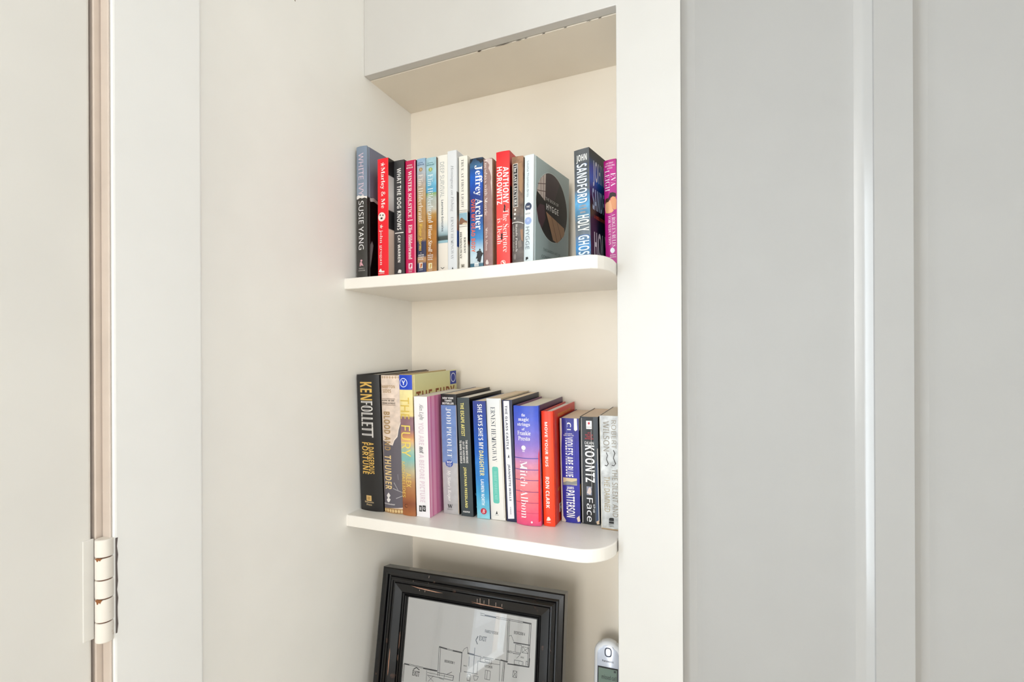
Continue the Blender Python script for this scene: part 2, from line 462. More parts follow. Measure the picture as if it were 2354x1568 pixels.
# cracked caulk where the face board meets the soffit
rnd = random.Random(4)
for x0, x1, t in ((-.412, -.404, .0035), (-.375, -.342, .0016), (-.335, -.322, .0013), (-.318, -.312, .0012), (-.285, -.279, .0018), (-.245, -.239, .0014), (-.205, -.196, .0012), (-.185, -.179, .0016)):
    q = MB(); n = 7; yy = YF+.0188
    for i in range(n):
        u = i/(n-1); x = x0+(x1-x0)*u; w = t*math.sin(math.pi*min(max(u, .08), .92))*rnd.uniform(.5, 1)
        q.v += [(x, yy-w*.3, ZH-.0012), (x, yy+w*.7, ZH-.0012)]
    q.f = [(2*i, 2*i+1, 2*i+3, 2*i+2) for i in range(n-1)]
    q.v = [(v[0], v[1], v[2]+.001) for v in q.v] + [(v[0], v[1], v[2]) for v in q.v]
    m_ = 2*n
    q.f = [tuple(m_+i for i in f) for f in q.f] + list(q.f)
    c_ = q.build('caulk_crack', plain('4A3A2A', .9, name='crack'), bpy.data.objects['ceiling_niche']); 
# panelled wall right of the niche: stiles with hollowed panel edges
PT = .64
def panel(x0, x1, z0, z1):
    """sunk panel with a cove running round it"""
    # quirk and bevel next to the stile, then a hollow running out into the flat
    bev = [(0, 0), (.0004, .0045), (.0040, .0068), (.0080, .0091), (.0120, .0111), (.0160, .0128), (.0200, .0142)]
    run = [(.0200, .0142), (.0240, .0152), (.0290, .0159), (.0350, .0162)]
    def loop(prof):
        q = MB()
        for s, e in prof: q.v += [(x0+s, YF+e, z0+s), (x1-s, YF+e, z0+s), (x1-s, YF+e, z1-s), (x0+s, YF+e, z1-s)]
        for i in range(len(prof)-1):
            for j in range(4):
                k = (j+1) % 4; q.f.append((4*i+j, 4*i+k, 4*i+4+k, 4*i+4+j))
        return q
    q = loop(run); n = len(run); q.f.append(tuple(4*(n-1)+j for j in range(4)))
    o = q.build('panel', panelp, wfo, smooth=True)
    loop(bev).build('moulding', mouldp, o, smooth=True)
    return o
px = XC1
stiles = [(.1938, .2365), (.62, .6627), (1.05, 1.0927)]
for s0, s1 in stiles:
    panel(px, s0, -1.30, PT)
    MB().box(s0, s1, YF, YF+.02, -1.30, PT).build('stile', panelp, wfo)
    px = s1
MB().box(XC1, px, YF, YF+.02, PT, CE).build('rail', panelp, wfo); MB().box(XC1, px, YF, YF+.02, FL, -1.30).build('rail', panelp, wfo)
struct(MB().box(px, XR, YF, YF+.1, FL, CE).build('wall_side', roomp))
struct(MB().box(XC1, px, YF+.026, YF+.1, FL, CE).build('wall_side_core', roomp))

# ---------------------------------------------------------------- shelves
TILT = .040         # the lower shelf tips forward a little
def shelf(name, front, z, th, label, tilt=0):
    arc = front
    pts = [(A-.006, YB+.004)] + [(A-.006, front[0][1])] + arc + [(XC0-.0004, YF+.0205), (-.097, YF+.0205), (-.097, YB+.004)]
    q = MB().prism(pts, z-th, z)
    q.v = [(x, y, zz+max(0, y-.7445)*tilt) for x, y, zz in q.v]
    o = q.build(name, shelfp, origin=(-.4, .85, z-th), bevel=.0022, seg=3)
    return tag(o, label, 'shelf', 'painted niche shelves')
def arc(cx, cy, r, a0, a1, n):
    return [(cx+r*math.cos(math.radians(a0+(a1-a0)*i/n)), cy+r*math.sin(math.radians(a0+(a1-a0)*i/n))) for i in range(n+1)]
shelf('wall_shelf', [(-.6583, .7440), (-.40, .7448)] + arc(-.2095, .8015, .0563, -90, -4, 12) + [(-.1535, .8015)], ZL, .0217, 'white painted shelf with rounded front corner carrying the lower row of books', TILT)
shelf('wall_shelf', [(-.6583, .7410), (-.486, .7436), (-.40, .7400), (-.33, .7340), (-.26, .7270), (-.212, .7212)] + [(-.200, .7196), (-.188, .7192), (-.1765, .7204), (-.1665, .7270), (-.1590, .7380), (-.1540, .7530), (-.1518, .7720), (-.1522, .7990)], ZU, .0212, 'white painted shelf with rounded front corner carrying the upper row of books')

# ---------------------------------------------------------------- books
def hygge_cover(place, par):
    def P(col, pts): 
        n_[0] += 1
        lay = n_[0]
        decal('cover_photo', pts, [tuple(range(len(pts)))], col, lambda a, t: place(a, t, lay), par)
    n_ = [0]
    R, cx, cy = 63.0, 71.0, 76.0
    circ = lambda r: [(cx+r*math.cos(2*math.pi*i/56), cy+r*math.sin(2*math.pi*i/56)) for i in range(56)]
    P('D5DEDC', circ(R)); P('120C0E', circ(R-1.0))
    P('33202A', [(cx+(R-1.2)*math.cos(math.radians(a)), cy+(R-1.2)*math.sin(math.radians(a))) for a in range(196, 300, 6)] + [(80, 60), (40, 66)])
    P('D6C6BE', [(cx+(R-1.4)*math.cos(math.radians(a)), cy+(R-1.4)*math.sin(math.radians(a))) for a in range(196, 246, 6)] + [(42, 70), (12, 60)])
    for q in ([(24, 34), (25.4, 33.4), (26.4, 66), (25, 66)], [(34, 27), (35.4, 26.4), (36.4, 69), (35, 69)], [(14, 46), (43, 38), (43, 39.4), (14, 47.4)], [(12, 58), (43, 52), (43, 53.4), (12, 59.4)]): P('6A4E4A', q)
    P('4A2E38', [(10, 92), (22, 80), (40, 78), (44, 100), (30, 122), (18, 112)])
    P('B98E6C', [(45, 88), (120, 102), (122, 112), (117, 119), (108, 124), (100, 131), (90, 136), (74, 134)])
    for q in ([(66, 92), (67.4, 92.2), (92, 135), (90.5, 135.6)], [(88, 96), (89.4, 96.3), (109, 124), (107.6, 125)]): P('5A3A28', q)
    for it in (('t', 'THE BOOK OF', 'sans', 'E8E4E0', 'H', 43, 95, 62, 67.5), ('t', 'HYGGE', 'sansb', 'F6F4F2', 'H', 46, 95, 73, 84), ('t', 'THE DANISH ART OF', 'sans', '4A5A5A', 'H', 36, 104, 155, 160), ('t', 'CONTENTMENT', 'sans', '4A5A5A', 'H', 30, 106, 168, 173)):
        pts, ff, col = flat_shape(it, 0, 0); n_[0] += 1; lay = n_[0]
        decal('lettering', pts, ff, col, lambda a, t: place(a, t, lay), par)

PART_NAMES = {'t': 'lettering', 'r': 'printed_bar', 'o': 'printed_disc', 'rr': 'printed_box', 'star': 'printed_star', 'zig': 'printed_border', 'ring': 'printed_ring', 'ringf': 'printed_ring', 'ringp': 'printed_ring', 'p': 'printed_motif'}
def book(name, label, k='pb', x=0, y=0, w=.02, h=.2, d=.13, lean=0, yaw=0, low=True, ramp=None, framp=None, back='888888', pages='EADFC8', bulge=.0005, noise=0, items=(), fitems=()):
    le = math.radians(lean); zs = ZL + (y-.7445)*TILT if low else ZU
    lift = max(0.0, w*math.sin(le)) + .0003
    root = empty(name, (x, y, zs+lift), (math.atan(TILT) if low else 0, le, math.radians(yaw)))
    tag(root, label, 'book', 'books standing on the lower shelf' if low else 'books standing on the upper shelf')
    ys = lambda a: -bulge*(1-(2*a/w-1)**2)
    rough = .34
    sm = ramp_mat(ramp, h, rough, noise, 'spine_print')
    n = 14; xs = [w*i/n for i in range(n+1)]
    if k == 'pb':
        outer = [(a, ys(a)) for a in xs]; inner = [(min(max(a, .0005), w-.0005), ys(a)+.0006) for a in xs]
        sp = MB().strip(outer, inner, 0, h).build('spine', sm, root, smooth=True)
        fc = MB().box(w-.0006, w, .0003, d, 0, h); bc = MB().box(0, .0006, .0003, d, 0, h)
        pb = MB().box(.0007, w-.0007, .0012, d-.0006, .0006, h-.0010)
    else:
        tb = .0027
        wing = [(.0004, .0085), (.0014, .0060), (.0010, .0035), (.0002, .0015)]
        outer = wing + [(a, ys(a)) for a in xs] + [(w-a, b) for a, b in reversed(wing)]
        inner = [(a+.0016, b) for a, b in wing] + [(min(max(a, .0018), w-.0018), ys(a)+.0016) for a in xs] + [(w-a-.0016, b) for a, b in reversed(wing)]
        sp = MB().strip(outer, inner, 0, h).build('spine', sm, root, smooth=True)
        fc = MB().box(w-tb, w, .0080, d, 0, h); bc = MB().box(0, tb, .0080, d, 0, h)
        pb = MB().box(tb+.0002, w-tb-.0002, .0035, d-.0035, .0032, h-.0034)
    fm = ramp_mat(framp, h, rough, 0, 'front_print') if isinstance(framp, list) else plain(framp or '888888', rough, name='cover_print')
    fco = fc.build('front_cover', fm, root, bevel=.0007 if k == 'hb' else 0)
    bc.build('back_cover', plain(back, rough, name='cover_print'), root, bevel=.0007 if k == 'hb' else 0)
    pb.build('page_block', page_mat(pages), root)
    if k == 'hb':      # head band peeping out at the top of the spine
        MB().box(tb+.0003, w-tb-.0003, .0018, .0042, h-.0052, h-.0022).build('head_band', plain('E8E0D0', .8, name='head_band'), root)
    cuts = [1000*w*i/n for i in range(1, n)]
    for li, it in enumerate(items):
        pts, ff, col = flat_shape(it, w, h)
        eps = .00018 + .00005*li
        def place(a, t, eps=eps):
            a = min(max(a/1000, .0001), w-.0001); t = min(max(t/1000, .0002), h-.0002)
            return (a, ys(a)-eps, h-t)
        gold = col in ('E6BC62', 'D8B678', 'EACD94')
        decal(PART_NAMES[it[0]], pts, ff, col, place, sp, cuts if bulge > .0004 else None, metal=.25 if gold else 0.0, rough=.3 if gold else .42)
    def fplace(a, t, li=0):
        a = min(max(a/1000, .0085 if k == 'hb' else .001), d-.0004); t = min(max(t/1000, .0002), h-.0002)
        return (w+.00012+.00004*li, a, h-t)
    for li, it in enumerate(fitems):
        if it[0] == 'hygge': hygge_cover(fplace, fco); continue
        pts, ff, col = flat_shape(it, w, h)
        decal(PART_NAMES[it[0]], pts, ff, col, lambda a, t, li=li: fplace(a, t, li), fco)
    return root

book('hardcover_book','hardcover with slate blue upper and black lower jacket, leftmost on the upper shelf',
  k='hb', x=-0.6511, y=0.768, w=0.025, h=0.2587, d=0.168, lean=0.0, yaw=0, low=False, ramp=[(1.0, '8494A8'), (0.843, '7C8BA0'), (0.626, '8C9AAC'), (0.618, '35332F'), (0.347, '33322F'), (0.028, '3A3835')], framp=[(1.0, '70748A'), (0.772, '7B7B90'), (0.63, '8F8DA0'), (0.618, '0B090A'), (0.276, '140B0D'), (0.028, '0A0708')], back='0E0D0E', pages='EADFCB', bulge=0.002,
  items=[
    ('p', 'EDE9E4', [(-0.3, 96.1), (5.4, 94.3), (11.1, 96.9), (16.1, 95.4), (20.2, 97.8), (25.6, 97.4), (25.6, 102.5), (20.2, 100.3), (14.5, 101.8), (9.3, 100.0), (4.3, 101.9), (-0.3, 101.6)]),
    ('t', 'WHITE IVY', 'sans', 'DCC6D3', 'V', 6.2, 17.9, 13.5, 95.6),
    ('t', 'SUSIE YANG', 'sans', 'F2F2F2', 'V', 6.0, 17.9, 106.2, 201.0),
    ('o', 'E0A9B4', 10.1, 14.7, 220.2, 224.3),
    ('p', 'E0A9B4', [(12.4, 223.9), (9.1, 232.8), (7.7, 233.1), (11.0, 227.1), (9.1, 225.8)]),
    ('p', 'E0A9B4', [(12.4, 223.9), (17.5, 233.1), (12.4, 231.2), (11.0, 233.3), (10.1, 232.9)]),
    ('t', 'SIMON &', 'sansb', 'B9B4B0', 'H', 5.9, 19.4, 236.4, 238.4),
    ('t', 'SCHUSTER', 'sansb', 'B9B4B0', 'H', 4.9, 20.8, 240.4, 242.5),
  ],
  fitems=[
    ('p', 'E9E4E2', [(2, 97), (10, 99), (20, 96), (34, 100), (60, 98), (60, 104), (34, 106), (20, 103), (10, 106), (2, 103)]),
    ('ring', 'EADADD', 70, 134, 30, 24, 4),
    ('ring', 'C9A9B0', 70, 134, 22, 16, 3),
    ('p', '8F8A8C', [(2, 206), (9, 190), (14, 182), (18, 190), (14, 210), (8, 236), (3, 246), (2, 240)]),
  ])
book('paperback_book','bright red paperback with white serif lettering and a small round dog picture',
  k='pb', x=-0.6007, y=0.768, w=0.0247, h=0.2272, d=0.14, lean=0.0, yaw=0, low=False, ramp=[(1.0, 'F01226'), (0.029, 'EC1528')], framp=[(1.0, '100808'), (0.856, '141010'), (0.853, 'C9C4C2'), (0.689, 'E0DCDA'), (0.566, 'B9B2B0'), (0.561, '0B090A'), (0.408, '100D0E'), (0.404, 'D9C3B4'), (0.029, 'CDB7A6')], back='D8101F', pages='E5D8BF', bulge=0.0008,
  items=[
    ('t', '*', 'serifb', 'F4F2EE', 'V', 8.0, 17.2, 7.9, 15.5),
    ('t', 'Marley & Me', 'serifb', 'F4F2EE', 'V', 6.4, 17.7, 16.8, 94.9),
    ('o', 'EFE6E0', 1.1, 18.2, 102.4, 119.6),
    ('o', '3A2A28', 4.6, 7.7, 105.9, 108.8),
    ('o', '3A2A28', 11.2, 14.2, 106.7, 109.6),
    ('o', '2A1C1C', 6.8, 12.0, 112.0, 115.6),
    ('t', '*', 'serifb', 'F4F2EE', 'V', 5.5, 12.5, 125.7, 133.2),
    ('t', 'john grogan', 'serif', 'F4F2EE', 'V', 3.6, 12.0, 135.3, 202.9),
    ('p', 'F4F2EE', [(1.8, 215.1), (5.4, 210.3), (8.0, 209.8), (9.8, 213.9), (15.6, 214.3), (15.6, 216.8), (6.2, 216.5)]),
    ('t', 'HARPER', 'sansb', 'F4F2EE', 'H', 1.8, 15.6, 217.9, 219.7),
    ('r', 'FF6A5A', 24.1, 24.7, 2.0, 221.5),
  ])
book('paperback_book','charcoal black paperback with white capital lettering and a white dividing bar',
  k='pb', x=-0.5755, y=0.785, w=0.0235, h=0.2262, d=0.14, lean=0.0, yaw=0, low=False, ramp=[(1.0, '3C3C3E'), (0.041, '38373A')], framp='0A0A0B', back='222224', pages='DDD0B8', bulge=0.0006,
  items=[
    ('t', 'WHAT THE DOG KNOWS', 'sansb', 'F4F2EE', 'V', 7.1, 16.6, 15.4, 133.9),
    ('r', 'F4F2EE', 2.0, 21.4, 138.4, 140.2),
    ('t', 'CAT WARREN', 'sansb', 'F4F2EE', 'V', 8.5, 14.7, 143.8, 195.6),
    ('p', 'F4F2EE', [(8.2, 215.6), (10.4, 210.0), (13.5, 209.5), (16.6, 211.2), (14.4, 211.7), (13.5, 213.8), (16.6, 214.4), (15.8, 216.5)]),
  ])
book('paperback_book','magenta pink paperback with white serif lettering beside the charcoal book',
  k='pb', x=-0.5513, y=0.788, w=0.0232, h=0.2231, d=0.14, lean=0.0, yaw=0, low=False, ramp=[(1.0, 'C40F50'), (0.699, 'D0125A'), (0.04, 'C81456')], framp='120A0C', back='7A0A32', pages='EFE6DA', bulge=0.0008,
  items=[
    ('t', 'NATIONAL', 'sansb', 'F4F2EE', 'H', 4.4, 15.9, 8.0, 10.3),
    ('t', 'BESTSELLER', 'sansb', 'F4F2EE', 'H', 2.8, 17.4, 12.5, 15.2),
    ('t', 'WINTER SOLSTICE', 'serifb', 'F4F2EE', 'V', 6.4, 14.6, 20.2, 109.2),
    ('r', 'F4F2EE', 4.5, 16.7, 113.2, 114.6),
    ('t', 'Elin Hilderbrand', 'serifb', 'F4F2EE', 'V', 7.0, 15.4, 122.5, 188.3),
    ('r', 'F0E8EA', 7.0, 15.6, 195.8, 206.2),
    ('p', 'C81456', [(9.1, 203.5), (10.4, 197.1), (14.0, 197.8), (14.0, 199.2), (11.7, 199.4), (13.1, 201.7), (11.8, 204.8)]),
    ('t', 'LITTLE', 'sansb', 'F4F2EE', 'H', 7.3, 15.4, 207.6, 209.4),
    ('t', 'BROWN', 'sansb', 'F4F2EE', 'H', 7.3, 14.6, 211.2, 212.8),
    ('r', 'F1E4EA', 21.3, 22.2, 2.2, 214.5),
  ])
book('paperback_book','paperback with pale blue to tan to navy spine and yellow italic lettering',
  k='pb', x=-0.5264, y=0.79, w=0.0191, h=0.2238, d=0.14, lean=0.0, yaw=0, low=False, ramp=[(1.0, '8FB4D2'), (0.933, 'A9BCCB'), (0.83, 'B7B0AE'), (0.718, 'B99E7C'), (0.607, 'B78D55'), (0.32, 'A97F4A'), (0.295, '2C3055'), (0.177, '2A2C4A'), (0.16, 'B38A62'), (0.129, 'A98058'), (0.113, '3B416B'), (0.04, '2F3358')], framp='20242E', back='8FA6BC', pages='E7DBC4', bulge=0.0008, noise=0.25,
  items=[
    ('t', 'NATIONAL', 'sansb', '20407A', 'H', 3.3, 13.9, 7.0, 9.1),
    ('t', 'BESTSELLER', 'sansb', '20407A', 'H', 1.5, 16.0, 10.6, 13.2),
    ('o', 'A98442', 5.0, 12.7, 17.3, 24.5),
    ('t', '3', 'serifb', 'F3EBDD', 'H', 7.5, 10.4, 19.0, 22.9),
    ('t', 'Elin Hilderbrand', 'serif', 'EFE8DE', 'V', 3.3, 13.6, 30.1, 120.3),
    ('t', 'Winter Storms', 'italb', 'EBC650', 'V', 4.0, 12.0, 123.1, 174.4),
    ('t', 'A', 'sansb', 'F4F2EE', 'H', 7.4, 9.9, 177.8, 179.4),
    ('t', 'WINTER', 'sansb', 'F4F2EE', 'H', 2.7, 15.0, 181.4, 183.9),
    ('t', 'STREET', 'sansb', 'F4F2EE', 'H', 2.7, 15.0, 185.3, 187.8),
    ('t', 'NOVEL', 'sansb', 'F4F2EE', 'H', 2.7, 14.6, 189.2, 191.7),
    ('r', 'F3E6D2', 4.9, 12.5, 196.9, 207.6),
    ('p', 'B7622A', [(7.0, 206.1), (7.8, 198.3), (11.6, 198.9), (11.6, 200.7), (9.1, 200.9), (10.8, 203.5), (9.1, 207.3)]),
    ('t', 'BACK BAY', 'sansb', 'F4F2EE', 'H', 4.9, 12.9, 209.8, 211.2),
  ])
book('paperback_book','paperback with pale teal top fading to golden brown spine and white italic lettering',
  k='pb', x=-0.5063, y=0.79, w=0.0222, h=0.222, d=0.14, lean=0.0, yaw=0, low=False, ramp=[(1.0, 'A6C9D4'), (0.893, 'A5CAD2'), (0.774, '6DB3D2'), (0.711, '4FA3CE'), (0.699, '7FA05A'), (0.659, 'A9B4AC'), (0.568, 'C0BEB2'), (0.52, 'B98E45'), (0.456, 'A5690F'), (0.361, 'B0772A'), (0.202, '93560F'), (0.041, 'B98850')], framp='5A4A38', back='8F9FA6', pages='E7DBC4', bulge=0.0008, noise=0.3,
  items=[
    ('t', 'NATIONAL', 'sansb', '1F6A70', 'H', 3.5, 15.9, 8.8, 10.7),
    ('t', 'BESTSELLER', 'sansb', '1F6A70', 'H', 1.8, 17.8, 12.3, 14.8),
    ('o', '9DB04C', 6.1, 14.3, 18.6, 26.0),
    ('t', '2', 'serifb', 'F3EBDD', 'H', 8.8, 12.0, 20.2, 24.2),
    ('t', 'Elin Hilderbrand', 'serif', 'E9F2F4', 'V', 4.1, 15.4, 31.2, 122.0),
    ('t', 'Winter Stroll', 'italb', 'F5EDE0', 'V', 4.7, 13.4, 126.1, 176.5),
    ('t', 'A', 'sansb', 'F4F2EE', 'H', 7.7, 10.1, 178.2, 179.8),
    ('t', 'WINTER', 'sansb', 'F4F2EE', 'H', 3.1, 15.1, 181.6, 184.1),
    ('t', 'STREET', 'sansb', 'F4F2EE', 'H', 3.1, 15.1, 185.5, 188.0),
    ('t', 'NOVEL', 'sansb', 'F4F2EE', 'H', 3.5, 14.7, 189.4, 191.9),
    ('r', 'F3EBC2', 5.2, 12.9, 197.5, 208.1),
    ('p', 'C9A860', [(7.3, 206.6), (8.1, 198.8), (11.8, 199.5), (11.8, 201.3), (9.3, 201.4), (11.0, 204.0), (9.3, 207.8)]),
    ('t', 'BACK BAY', 'sansb', 'F4F2EE', 'H', 5.2, 13.5, 209.9, 211.3),
  ])
book('paperback_book','cream paperback with grey capitals and a narrow blue seascape near the bottom',
  k='pb', x=-0.4837, y=0.795, w=0.0207, h=0.2248, d=0.14, lean=0.0, yaw=0, low=False, ramp=[(1.0, 'F2EFE6'), (0.462, 'EDEBE4'), (0.384, 'C5D4DA'), (0.341, '8FA9B2'), (0.325, '46504E'), (0.296, '3A4442'), (0.29, '9CC3CE'), (0.274, '86AEBC'), (0.269, 'EAE3D8'), (0.042, 'E6DED2')], framp='D8D4CA', back='E6E2D8', pages='EADFC8', bulge=0.0006,
  items=[
    ('t', 'DEEP SURVIVAL', 'sans', 'A5A9AA', 'V', 5.1, 14.1, 12.9, 78.5),
    ('t', 'Laurence Gonzales', 'sansb', '44525E', 'V', 7.7, 12.6, 83.5, 142.3),
    ('p', '3A3A3A', [(5.8, 208.5), (9.8, 210.9), (13.5, 208.7), (13.5, 210.1), (9.8, 212.3), (5.8, 209.9)]),
  ])
book('paperback_book','tall pale grey paperback with grey italic lettering, tallest in the middle of the upper row',
  k='pb', x=-0.4626, y=0.795, w=0.0187, h=0.2299, d=0.145, lean=0.0, yaw=0, low=False, ramp=[(1.0, 'E4E7EA'), (0.045, 'DFE2E5')], framp=[(1.0, 'DDE1E5'), (0.672, 'D5D8DA'), (0.667, '4A4642'), (0.486, '6A645E'), (0.441, 'A88A78'), (0.361, '8C5A4A'), (0.354, '2C4F9C'), (0.229, '27448C'), (0.221, 'E8E4DC'), (0.045, 'DAD6CE')], back='DDE0E2', pages='EFE8DA', bulge=0.0005,
  items=[
    ('t', 'Hemingway on Fishing', 'ital', '8C9096', 'V', 5.5, 12.9, 27.5, 112.5),
    ('t', 'ERNEST HEMINGWAY', 'serif', '8C9096', 'V', 6.5, 12.2, 122.6, 201.0),
    ('p', '2A2A2A', [(8.2, 218.7), (10.0, 215.0), (11.4, 219.0)]),
  ])
book('paperback_book','ivory paperback with dark serif capitals and a small landscape picture mid spine',
  k='pb', x=-0.4418, y=0.8, w=0.0177, h=0.2185, d=0.14, lean=0.0, yaw=0, low=False, ramp=[(1.0, 'F3F0E6'), (0.059, 'F1EDE2')], framp=[(1.0, 'EDE9DE'), (0.93, 'E4DED0'), (0.544, 'D9D2C4'), (0.523, '1A1512'), (0.292, '241A14'), (0.264, '8A4A30'), (0.229, 'D8D2C4'), (0.059, 'CFC8B8')], back='E8E2D4', pages='E9DDC4', bulge=0.0007,
  items=[
    ('t', 'TRUE AT FIRST LIGHT', 'serif', '56534C', 'V', 5.3, 10.5, 5.9, 95.1),
    ('r', '8A867C', 0.3, 17.3, 99.8, 100.7),
    ('r', '8A867C', 0.3, 17.3, 102.9, 103.6),
    ('r', '8FB6C6', 0.7, 17.1, 104.9, 126.3),
    ('p', '8A6248', [(0.8, 120.0), (2.8, 114.9), (6.3, 113.0), (8.9, 115.6), (13.3, 119.2), (17.1, 120.4), (17.2, 127.2), (0.8, 125.4)]),
    ('p', 'D8C6A8', [(6.4, 126.0), (9.0, 123.3), (13.3, 123.0), (17.1, 124.3), (17.2, 127.2)]),
    ('r', '8A867C', 0.4, 17.2, 129.5, 130.3),
    ('t', 'ERNEST', 'serifb', '56534C', 'V', 10.4, 14.3, 150.1, 179.8),
    ('t', 'HEMINGWAY', 'serifb', '56534C', 'V', 2.0, 6.2, 139.7, 189.5),
    ('r', 'A8A294', 4.6, 11.3, 199.3, 205.2),
    ('p', '3A3A38', [(6.0, 201.9), (8.0, 204.9), (9.9, 202.2)]),
  ])
book('paperback_book','blue paperback with large white serif name, orange capitals and a running man silhouette',
  k='pb', x=-0.4189, y=0.8, w=0.0264, h=0.2102, d=0.13, lean=0.0, yaw=0, low=False, ramp=[(1.0, '1B324F'), (0.932, '3F6F9A'), (0.903, '12509C'), (0.839, '0A62CC'), (0.752, '0E4FB8'), (0.68, '14388C'), (0.514, '14408F'), (0.406, '1E66B2'), (0.298, '3F8CC8'), (0.204, 'B9D6E6'), (0.104, 'CFE0E8'), (0.091, 'CFE0E8'), (0.088, '3F7086'), (0.059, '38687F')], framp='1A2A44', back='16305C', pages='E2D6BC', bulge=0.001, noise=0.2,
  items=[
    ('p', '0C1422', [(0.0, 3.3), (3.7, 0.6), (7.1, -0.4), (5.8, 4.0), (2.1, 7.9), (0.0, 8.2)]),
    ('p', '0C1422', [(13.0, 0.6), (22.4, 3.0), (26.4, 2.5), (26.5, 7.9), (22.7, 11.2), (19.0, 6.4), (14.8, 4.5)]),
    ('t', 'Jeffrey Archer', 'serifb', 'FFFFFF', 'V', 7.9, 25.5, 13.5, 130.9),
    ('t', 'OVER MY DEAD BODY', 'sansb', 'F0683A', 'V', 2.8, 10.9, 74.5, 170.8),
    ('o', '15181C', 18.7, 21.7, 165.7, 169.0),
    ('p', '15181C', [(17.5, 169.0), (22.3, 169.2), (24.0, 172.6), (27.0, 173.8), (26.7, 175.3), (23.0, 174.4), (23.3, 180.1), (22.3, 186.1), (21.0, 190.8), (19.3, 190.3), (20.6, 183.8), (19.3, 181.6), (17.6, 184.2), (16.9, 188.3), (14.9, 187.9), (15.5, 182.5), (13.5, 183.5), (12.0, 182.5), (14.2, 178.7), (14.8, 173.0), (13.1, 172.0), (14.1, 170.6)]),
    ('r', 'E8EEF0', 9.1, 17.9, 190.8, 197.2),
    ('r', '3A4A52', 10.5, 16.9, 194.7, 195.4),
  ])
book('paperback_book','worn mauve paperback with white serif lettering and a scuffed white top corner',
  k='pb', x=-0.3911, y=0.8, w=0.0176, h=0.2056, d=0.13, lean=0.0, yaw=0, low=False, ramp=[(1.0, 'A58680'), (0.768, '9F807C'), (0.071, '957472')], framp='E6CFAE', back='8A6C68', pages='E6CFAE', bulge=0.001, noise=0.25,
  items=[
    ('p', 'D6C4BE', [(4.2, -0.5), (11.8, 0.5), (17.6, 2.1), (17.7, 23.6), (17.2, 57.8), (17.0, 77.2), (15.9, 57.7), (14.6, 44.0), (15.8, 33.7), (12.6, 22.8), (10.3, 17.9), (12.2, 12.2), (8.7, 6.6), (5.8, 5.2)]),
    ('t', 'Tuesdays with Morrie', 'serif', 'F2E9E4', 'V', 0.9, 8.1, 0.5, 102.3),
    ('t', 'Mitch Albom', 'serif', 'EADCD6', 'V', 3.8, 8.6, 124.1, 165.9),
    ('p', 'EFE4E0', [(5.9, 182.4), (7.9, 182.5), (7.6, 188.5), (10.3, 187.2), (9.7, 190.2), (6.9, 191.2), (4.1, 189.8), (3.8, 186.7), (6.2, 188.7)]),
  ],
  fitems=[
    ('r', '7A4A30', 0, 3, 0, 250),
    ('r', '8A5A3A', 6, 8, 0, 250),
  ])
book('paperback_book','tall orange red book with white block capitals, beside the mauve paperback',
  k='pb', x=-0.3656, y=0.8, w=0.0259, h=0.2135, d=0.145, lean=0.0, yaw=0, low=False, ramp=[(1.0, 'E8202A'), (0.859, 'F23A38'), (0.443, 'F4524C'), (0.068, 'F24440')], framp=[(1.0, 'D4121A'), (0.72, 'C40A14'), (0.706, '160606'), (0.443, '120405'), (0.429, 'C00A14'), (0.068, 'B80812')], back='C8141E', pages='EDE2CC', bulge=0.0012,
  items=[
    ('t', 'ANTHONY', 'sansb', 'FFFFFF', 'V', 13.3, 24.0, 28.1, 93.4),
    ('t', 'HOROWITZ', 'sansb', 'FFFFFF', 'V', 1.1, 11.7, 27.0, 93.9),
    ('t', 'The Sentence', 'serif', 'FBF0EC', 'V', 13.2, 23.9, 103.7, 179.6),
    ('t', 'is Death', 'serif', 'FBF0EC', 'V', 1.5, 11.6, 118.6, 164.6),
    ('p', '1A0A0A', [(14.9, 95.9), (16.5, 94.6), (18.1, 98.9), (17.1, 103.3), (18.1, 106.6), (15.5, 107.8), (14.6, 103.2), (15.5, 100.1)]),
    ('p', '1A0A0A', [(9.0, 147.6), (11.6, 144.9), (12.5, 148.6), (11.6, 152.1), (12.9, 154.9), (9.6, 157.2), (8.3, 153.5), (9.6, 151.0)]),
    ('o', 'FBEDE8', 8.5, 18.0, 193.7, 202.3),
    ('o', 'F04A40', 9.5, 17.0, 194.6, 201.4),
    ('p', 'FBEDE8', [(10.5, 195.8), (13.1, 194.9), (15.7, 197.7), (17.0, 200.8), (14.4, 200.0), (12.5, 198.1)]),
  ])
